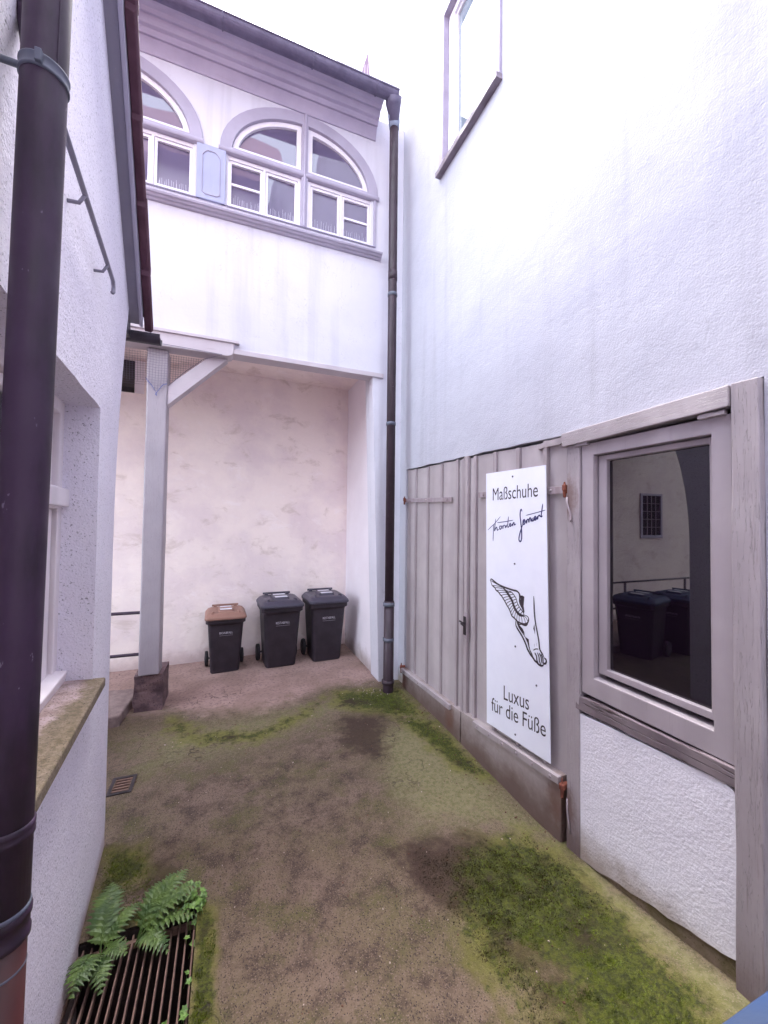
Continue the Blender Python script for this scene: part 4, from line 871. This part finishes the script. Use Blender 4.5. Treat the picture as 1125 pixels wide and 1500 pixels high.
dg = thing('drain', 'small slotted iron drain cover beyond the left wall corner', 'drain', (-.625, 3.07, 0))
obj('frame', plate(B(), rect(-.695, -.555, 2.98, 3.17), [rect(-.675, -.575, 3.0, 3.15)], .004, -.03, lambda a, b, d: (a, b, d)), M['iron'], dg)
for i in range(5): obj('bar', box(B(), -.675, -.575, 3.012+i*.030, 3.026+i*.030, -.02, .001), M['grate'], dg)
obj('cup', box(B(), -.69, -.56, 2.985, 3.165, -.12, -.06), M['pit'], dg)

def pinna(bm, base, dirv, side, L, w, n=7):
    """one toothed leaflet"""
    d = dirv.normalized(); nrm = d.cross(side).normalized(); s = nrm.cross(d).normalized(); sag = Vector((0, 0, -1))
    mid = []; le = []; ri = []
    for i in range(n+1):
        t = i/n; c = base + d*L*t + sag*(L*.22*t*t); wd = w*(.55+.45*math.sin(math.pi*min(1, .25+t*.6)))*(1-t**1.8)
        mid.append(c); tooth = .72 if i % 2 else 1.15
        le.append(c + s*wd*tooth + nrm*wd*.25); ri.append(c - s*wd*tooth + nrm*wd*.25)
    mv = [bm.verts.new(p) for p in mid]; lv = [bm.verts.new(p) for p in le]; rv = [bm.verts.new(p) for p in ri]
    for i in range(n):
        bm.faces.new((mv[i], mv[i+1], lv[i+1], lv[i])); bm.faces.new((mv[i], rv[i], rv[i+1], mv[i+1]))
def frond(bm, base, tip, arch, w, n=13, up=Vector((0, 0, 1))):
    base, tip = Vector(base), Vector(tip); side0 = (tip-base).cross(up).normalized(); pts = []
    for i in range(25):
        t = i/24; p = base.lerp(tip, t); p.z += arch*4*t*(1-t)*(1-.3*t); pts.append(p)
    tube(bm, pts, [lerp(.0032, .0008, i/24) for i in range(25)], 5)
    for k in range(n):
        t = lerp(.16, .985, k/(n-1)); i = min(23, int(t*24)); p = pts[i].lerp(pts[i+1], t*24-i); tan = (pts[i+1]-pts[i]).normalized()
        L = w*(math.sin(math.pi*(t*.80+.17))**.8)*random.uniform(.9, 1.08)*1.05; sd_ = tan.cross(up).normalized()
        for s in (-1, 1):
            d = (sd_*s + tan*.42 + Vector((0, 0, random.uniform(.0, .15)))).normalized()
            pinna(bm, p, d, tan, L, max(.006, L*.23))
def fern(label, base, fr):
    t = thing('fern', label, 'fern', base, 'ferns growing out of the light well')
    for tip, arch, w, n in fr:
        bm = B(); frond(bm, base, tip, arch, w, n); obj('frond', bm, M['fern'], t, recalc=False)
    return t
fern('fern against the left wall with two spread fronds', (-.455, 1.93, -.03), [((-.47, 2.17, .08), .05, .072, 13), ((-.34, 2.07, .04), .05, .05, 11), ((-.49, 1.74, .05), .08, .062, 12), ((-.41, 1.77, .0), .06, .05, 11), ((-.35, 1.86, .03), .05, .05, 10)])
fern('fern arching over the far end of the grate', (-.33, 1.95, -.03), [((-.16, 2.13, .08), .07, .068, 13), ((-.10, 2.02, .09), .06, .06, 12), ((-.20, 1.84, .0), .06, .055, 10), ((-.24, 2.12, .07), .06, .06, 11), ((-.10, 1.93, .03), .06, .05, 11)])
def herb(label, spots, name='weed'):
    t = thing(name, label, 'weed', spots[0]); bm = B(); bs = B()
    for x, y, z in spots:
        c = Vector((x, y, z)); b0 = Vector((x+random.uniform(-.02, .02), y+random.uniform(-.02, .02), z-.06)); tube(bs, [b0, c], .0012, 4)
        a = random.uniform(0, 6.28); r = random.uniform(.012, .021); tl = Vector((random.uniform(-.5, .5), random.uniform(-.5, .3), 1)).normalized(); e = tl.orthogonal().normalized(); f = tl.cross(e); pts = []
        for k in range(10):
            q = a + k*math.pi/5; rr = r*(1.1 if k % 2 == 0 else .68); pts.append(bm.verts.new(c + e*rr*math.cos(q) + f*rr*math.sin(q)))
        cv = bm.verts.new(c - tl*.003)
        for k in range(10): bm.faces.new((cv, pts[k], pts[(k+1) % 10]))
    obj('leaves', bm, M['herb'], t, recalc=False); obj('stem', bs, M['herb'], t)
herb('clump of small lobed leaves at the grate corner', [(-.12+random.uniform(-.055, .05), 1.99+random.uniform(-.06, .09), random.uniform(.0, .07)) for i in range(34)])
herb('pale weed growing up through the grate bars', [(random.uniform(-.40, -.12), random.uniform(1.45, 1.68), random.uniform(-.14, -.06)) for i in range(26)])
herb('tiny leaves along the right edge of the grate', [(-.115+random.uniform(-.02, .015), random.uniform(1.58, 1.92), random.uniform(-.05, .0)) for i in range(7)])

# ---------------------------------------------------------------- moss tufts and litter
def tufts(name, poly, n, m, label, h=(.002, .0055), skip=None, wsoft=.18):
    bm = B(); xs = [p[0] for p in poly]; ys = [p[1] for p in poly]; c = 0
    while c < n:
        x, y = random.uniform(min(xs), max(xs)), random.uniform(min(ys), max(ys)); p = (x, y); c += .02
        sdv = sdist(p, poly)
        if random.random() > (sdv + .02 + .09*noise.noise(Vector((x*7, y*7, 4))) + .05*noise.noise(Vector((x*21, y*21, 8))))/wsoft: continue
        if skip and soft(p, skip, .15) > .5 + .4*noise.noise(Vector((x*12, y*12, 6))): continue
        if noise.noise(Vector((x*11, y*11, 2))) < -.42: continue
        c += .98; z = gz(x, y) - .002
        hh = random.uniform(*h)*(1+.5*noise.noise(Vector((x*20, y*20, 7))))
        for k in range(3):
            a = random.uniform(0, 6.28); r = random.uniform(.0014, .0034); dx, dy = math.cos(a)*r, math.sin(a)*r
            q = (x + random.uniform(-.005, .005), y + random.uniform(-.005, .005)); lean = (random.uniform(-.006, .006), random.uniform(-.006, .006))
            bm.faces.new([bm.verts.new((q[0]-dx, q[1]-dy, z)), bm.verts.new((q[0]+dx, q[1]+dy, z)), bm.verts.new((q[0]+lean[0], q[1]+lean[1], z+hh))])
    return tag(obj(name, bm, m, recalc=False), label, 'moss', kind='stuff')
tufts('moss', MOSS_MAIN, 24000, M['moss'], 'thick green moss spreading on the yard floor at lower right', skip=BARE)
tufts('moss', [(.93, 1.95)] + MOSS_MAIN[:4] + [(1.2, 1.35), (1.1, 1.0), (1.02, 1.0), (.97, 1.35), (.9, 1.6)], 7000, M['moss_brown'], 'brown dying moss at the edge of the green patch', h=(.003, .008))
tufts('moss', [(1.22, 3.95), (1.62, 3.72), (1.62, 3.35), (1.66, 2.95), (1.70, 2.4), (1.56, 2.62), (1.5, 2.95), (1.45, 3.3), (1.2, 3.7)], 5200, M['moss'], 'thin moss along the foot of the gate', h=(.003, .007))
tufts('moss', [(-.10, 2.05), (-.035, 1.97), (-.02, 1.2), (-.10, 1.2)], 1800, M['moss'], 'moss strip along the right edge of the grate', h=(.004, .01))
tufts('moss', [(-.56, 2.48), (-.42, 2.46), (-.30, 2.25), (-.1, 2.08), (-.1, 2.01), (-.5, 2.01), (-.56, 2.2)], 1800, M['moss'], 'moss between the ferns and the left wall', h=(.003, .009))
def litter(n, m, label, r, region, name):
    bm = B()
    for i in range(n):
        while True:
            x, y = random.uniform(region[0], region[1]), random.uniform(region[2], region[3])
            if not (GRATE_HOLE[0] < x < GRATE_HOLE[1]+.02 and GRATE_HOLE[2] < y < GRATE_HOLE[3]) and x > -.5 - .09*(y-1.7) and not (x > 1.56 and y > 3.95): break
        s = random.uniform(*r); z = gz(x, y) + s*.1; a = random.uniform(0, 6.28); pts = []
        for k in range(5):
            q = a + k*1.2566; rr = s*random.uniform(.5, 1.1)*(1 if k % 2 else .7); pts.append((x+rr*math.cos(q), y+rr*math.sin(q)))
        lo_ = [bm.verts.new((p[0], p[1], z-.003)) for p in pts]; hi = [bm.verts.new((lerp(x, p[0], .8), lerp(y, p[1], .8), z+s*random.uniform(.15, .6))) for p in pts]
        bm.faces.new(hi)
        for k in range(5): bm.faces.new((lo_[k], lo_[(k+1) % 5], hi[(k+1) % 5], hi[k]))
    return tag(obj(name, bm, m), label, 'litter', kind='stuff')
litter(170, M['chip'], 'pale chips and small stones scattered over the yard floor', (.0018, .0045), (-.6, 1.74, 1.0, 4.1), 'stone_chips')
litter(34, M['chip'], 'larger flakes of plaster lying near walls', (.004, .009), (-.6, 1.72, 1.1, 4.3), 'plaster_flakes')
litter(90, M['dry_leaf'], 'dark crumbs gathered along the foot of the gate', (.003, .009), (1.60, 1.74, 1.7, 3.9), 'gate_crumbs')
litter(40, M['chip'], 'white plaster flakes near the foot of the slim downpipe', (.004, .011), (1.25, 1.55, 3.75, 4.3), 'plaster_flakes')
litter(220, M['dry_leaf'], 'dark plant crumbs scattered over the yard floor', (.003, .008), (-.6, 1.74, 1.0, 4.1), 'plant_crumbs')

# ---------------------------------------------------------------- house across the yard, behind the viewer: seen only mirrored in the arched windows
oh = thing('opposite_house', 'tile roofed house across the yard, seen only mirrored in the arched windows', 'house', (-2, -3.2, 0))
obj('wall', box(B(), -7, 1.1, -3.4, -3.0, -.3, 11.2), M['plaster_far'], oh)
bm = B(); hexa(bm, [(-7.3, -2.6, 10.8), (1.2, -2.6, 10.8), (1.2, -6.5, 15.2), (-7.3, -6.5, 15.2), (-7.3, -2.6, 11.0), (1.2, -2.6, 11.0), (1.2, -6.5, 15.5), (-7.3, -6.5, 15.5)]); obj('roof', bm, M['roof_tile'], oh)
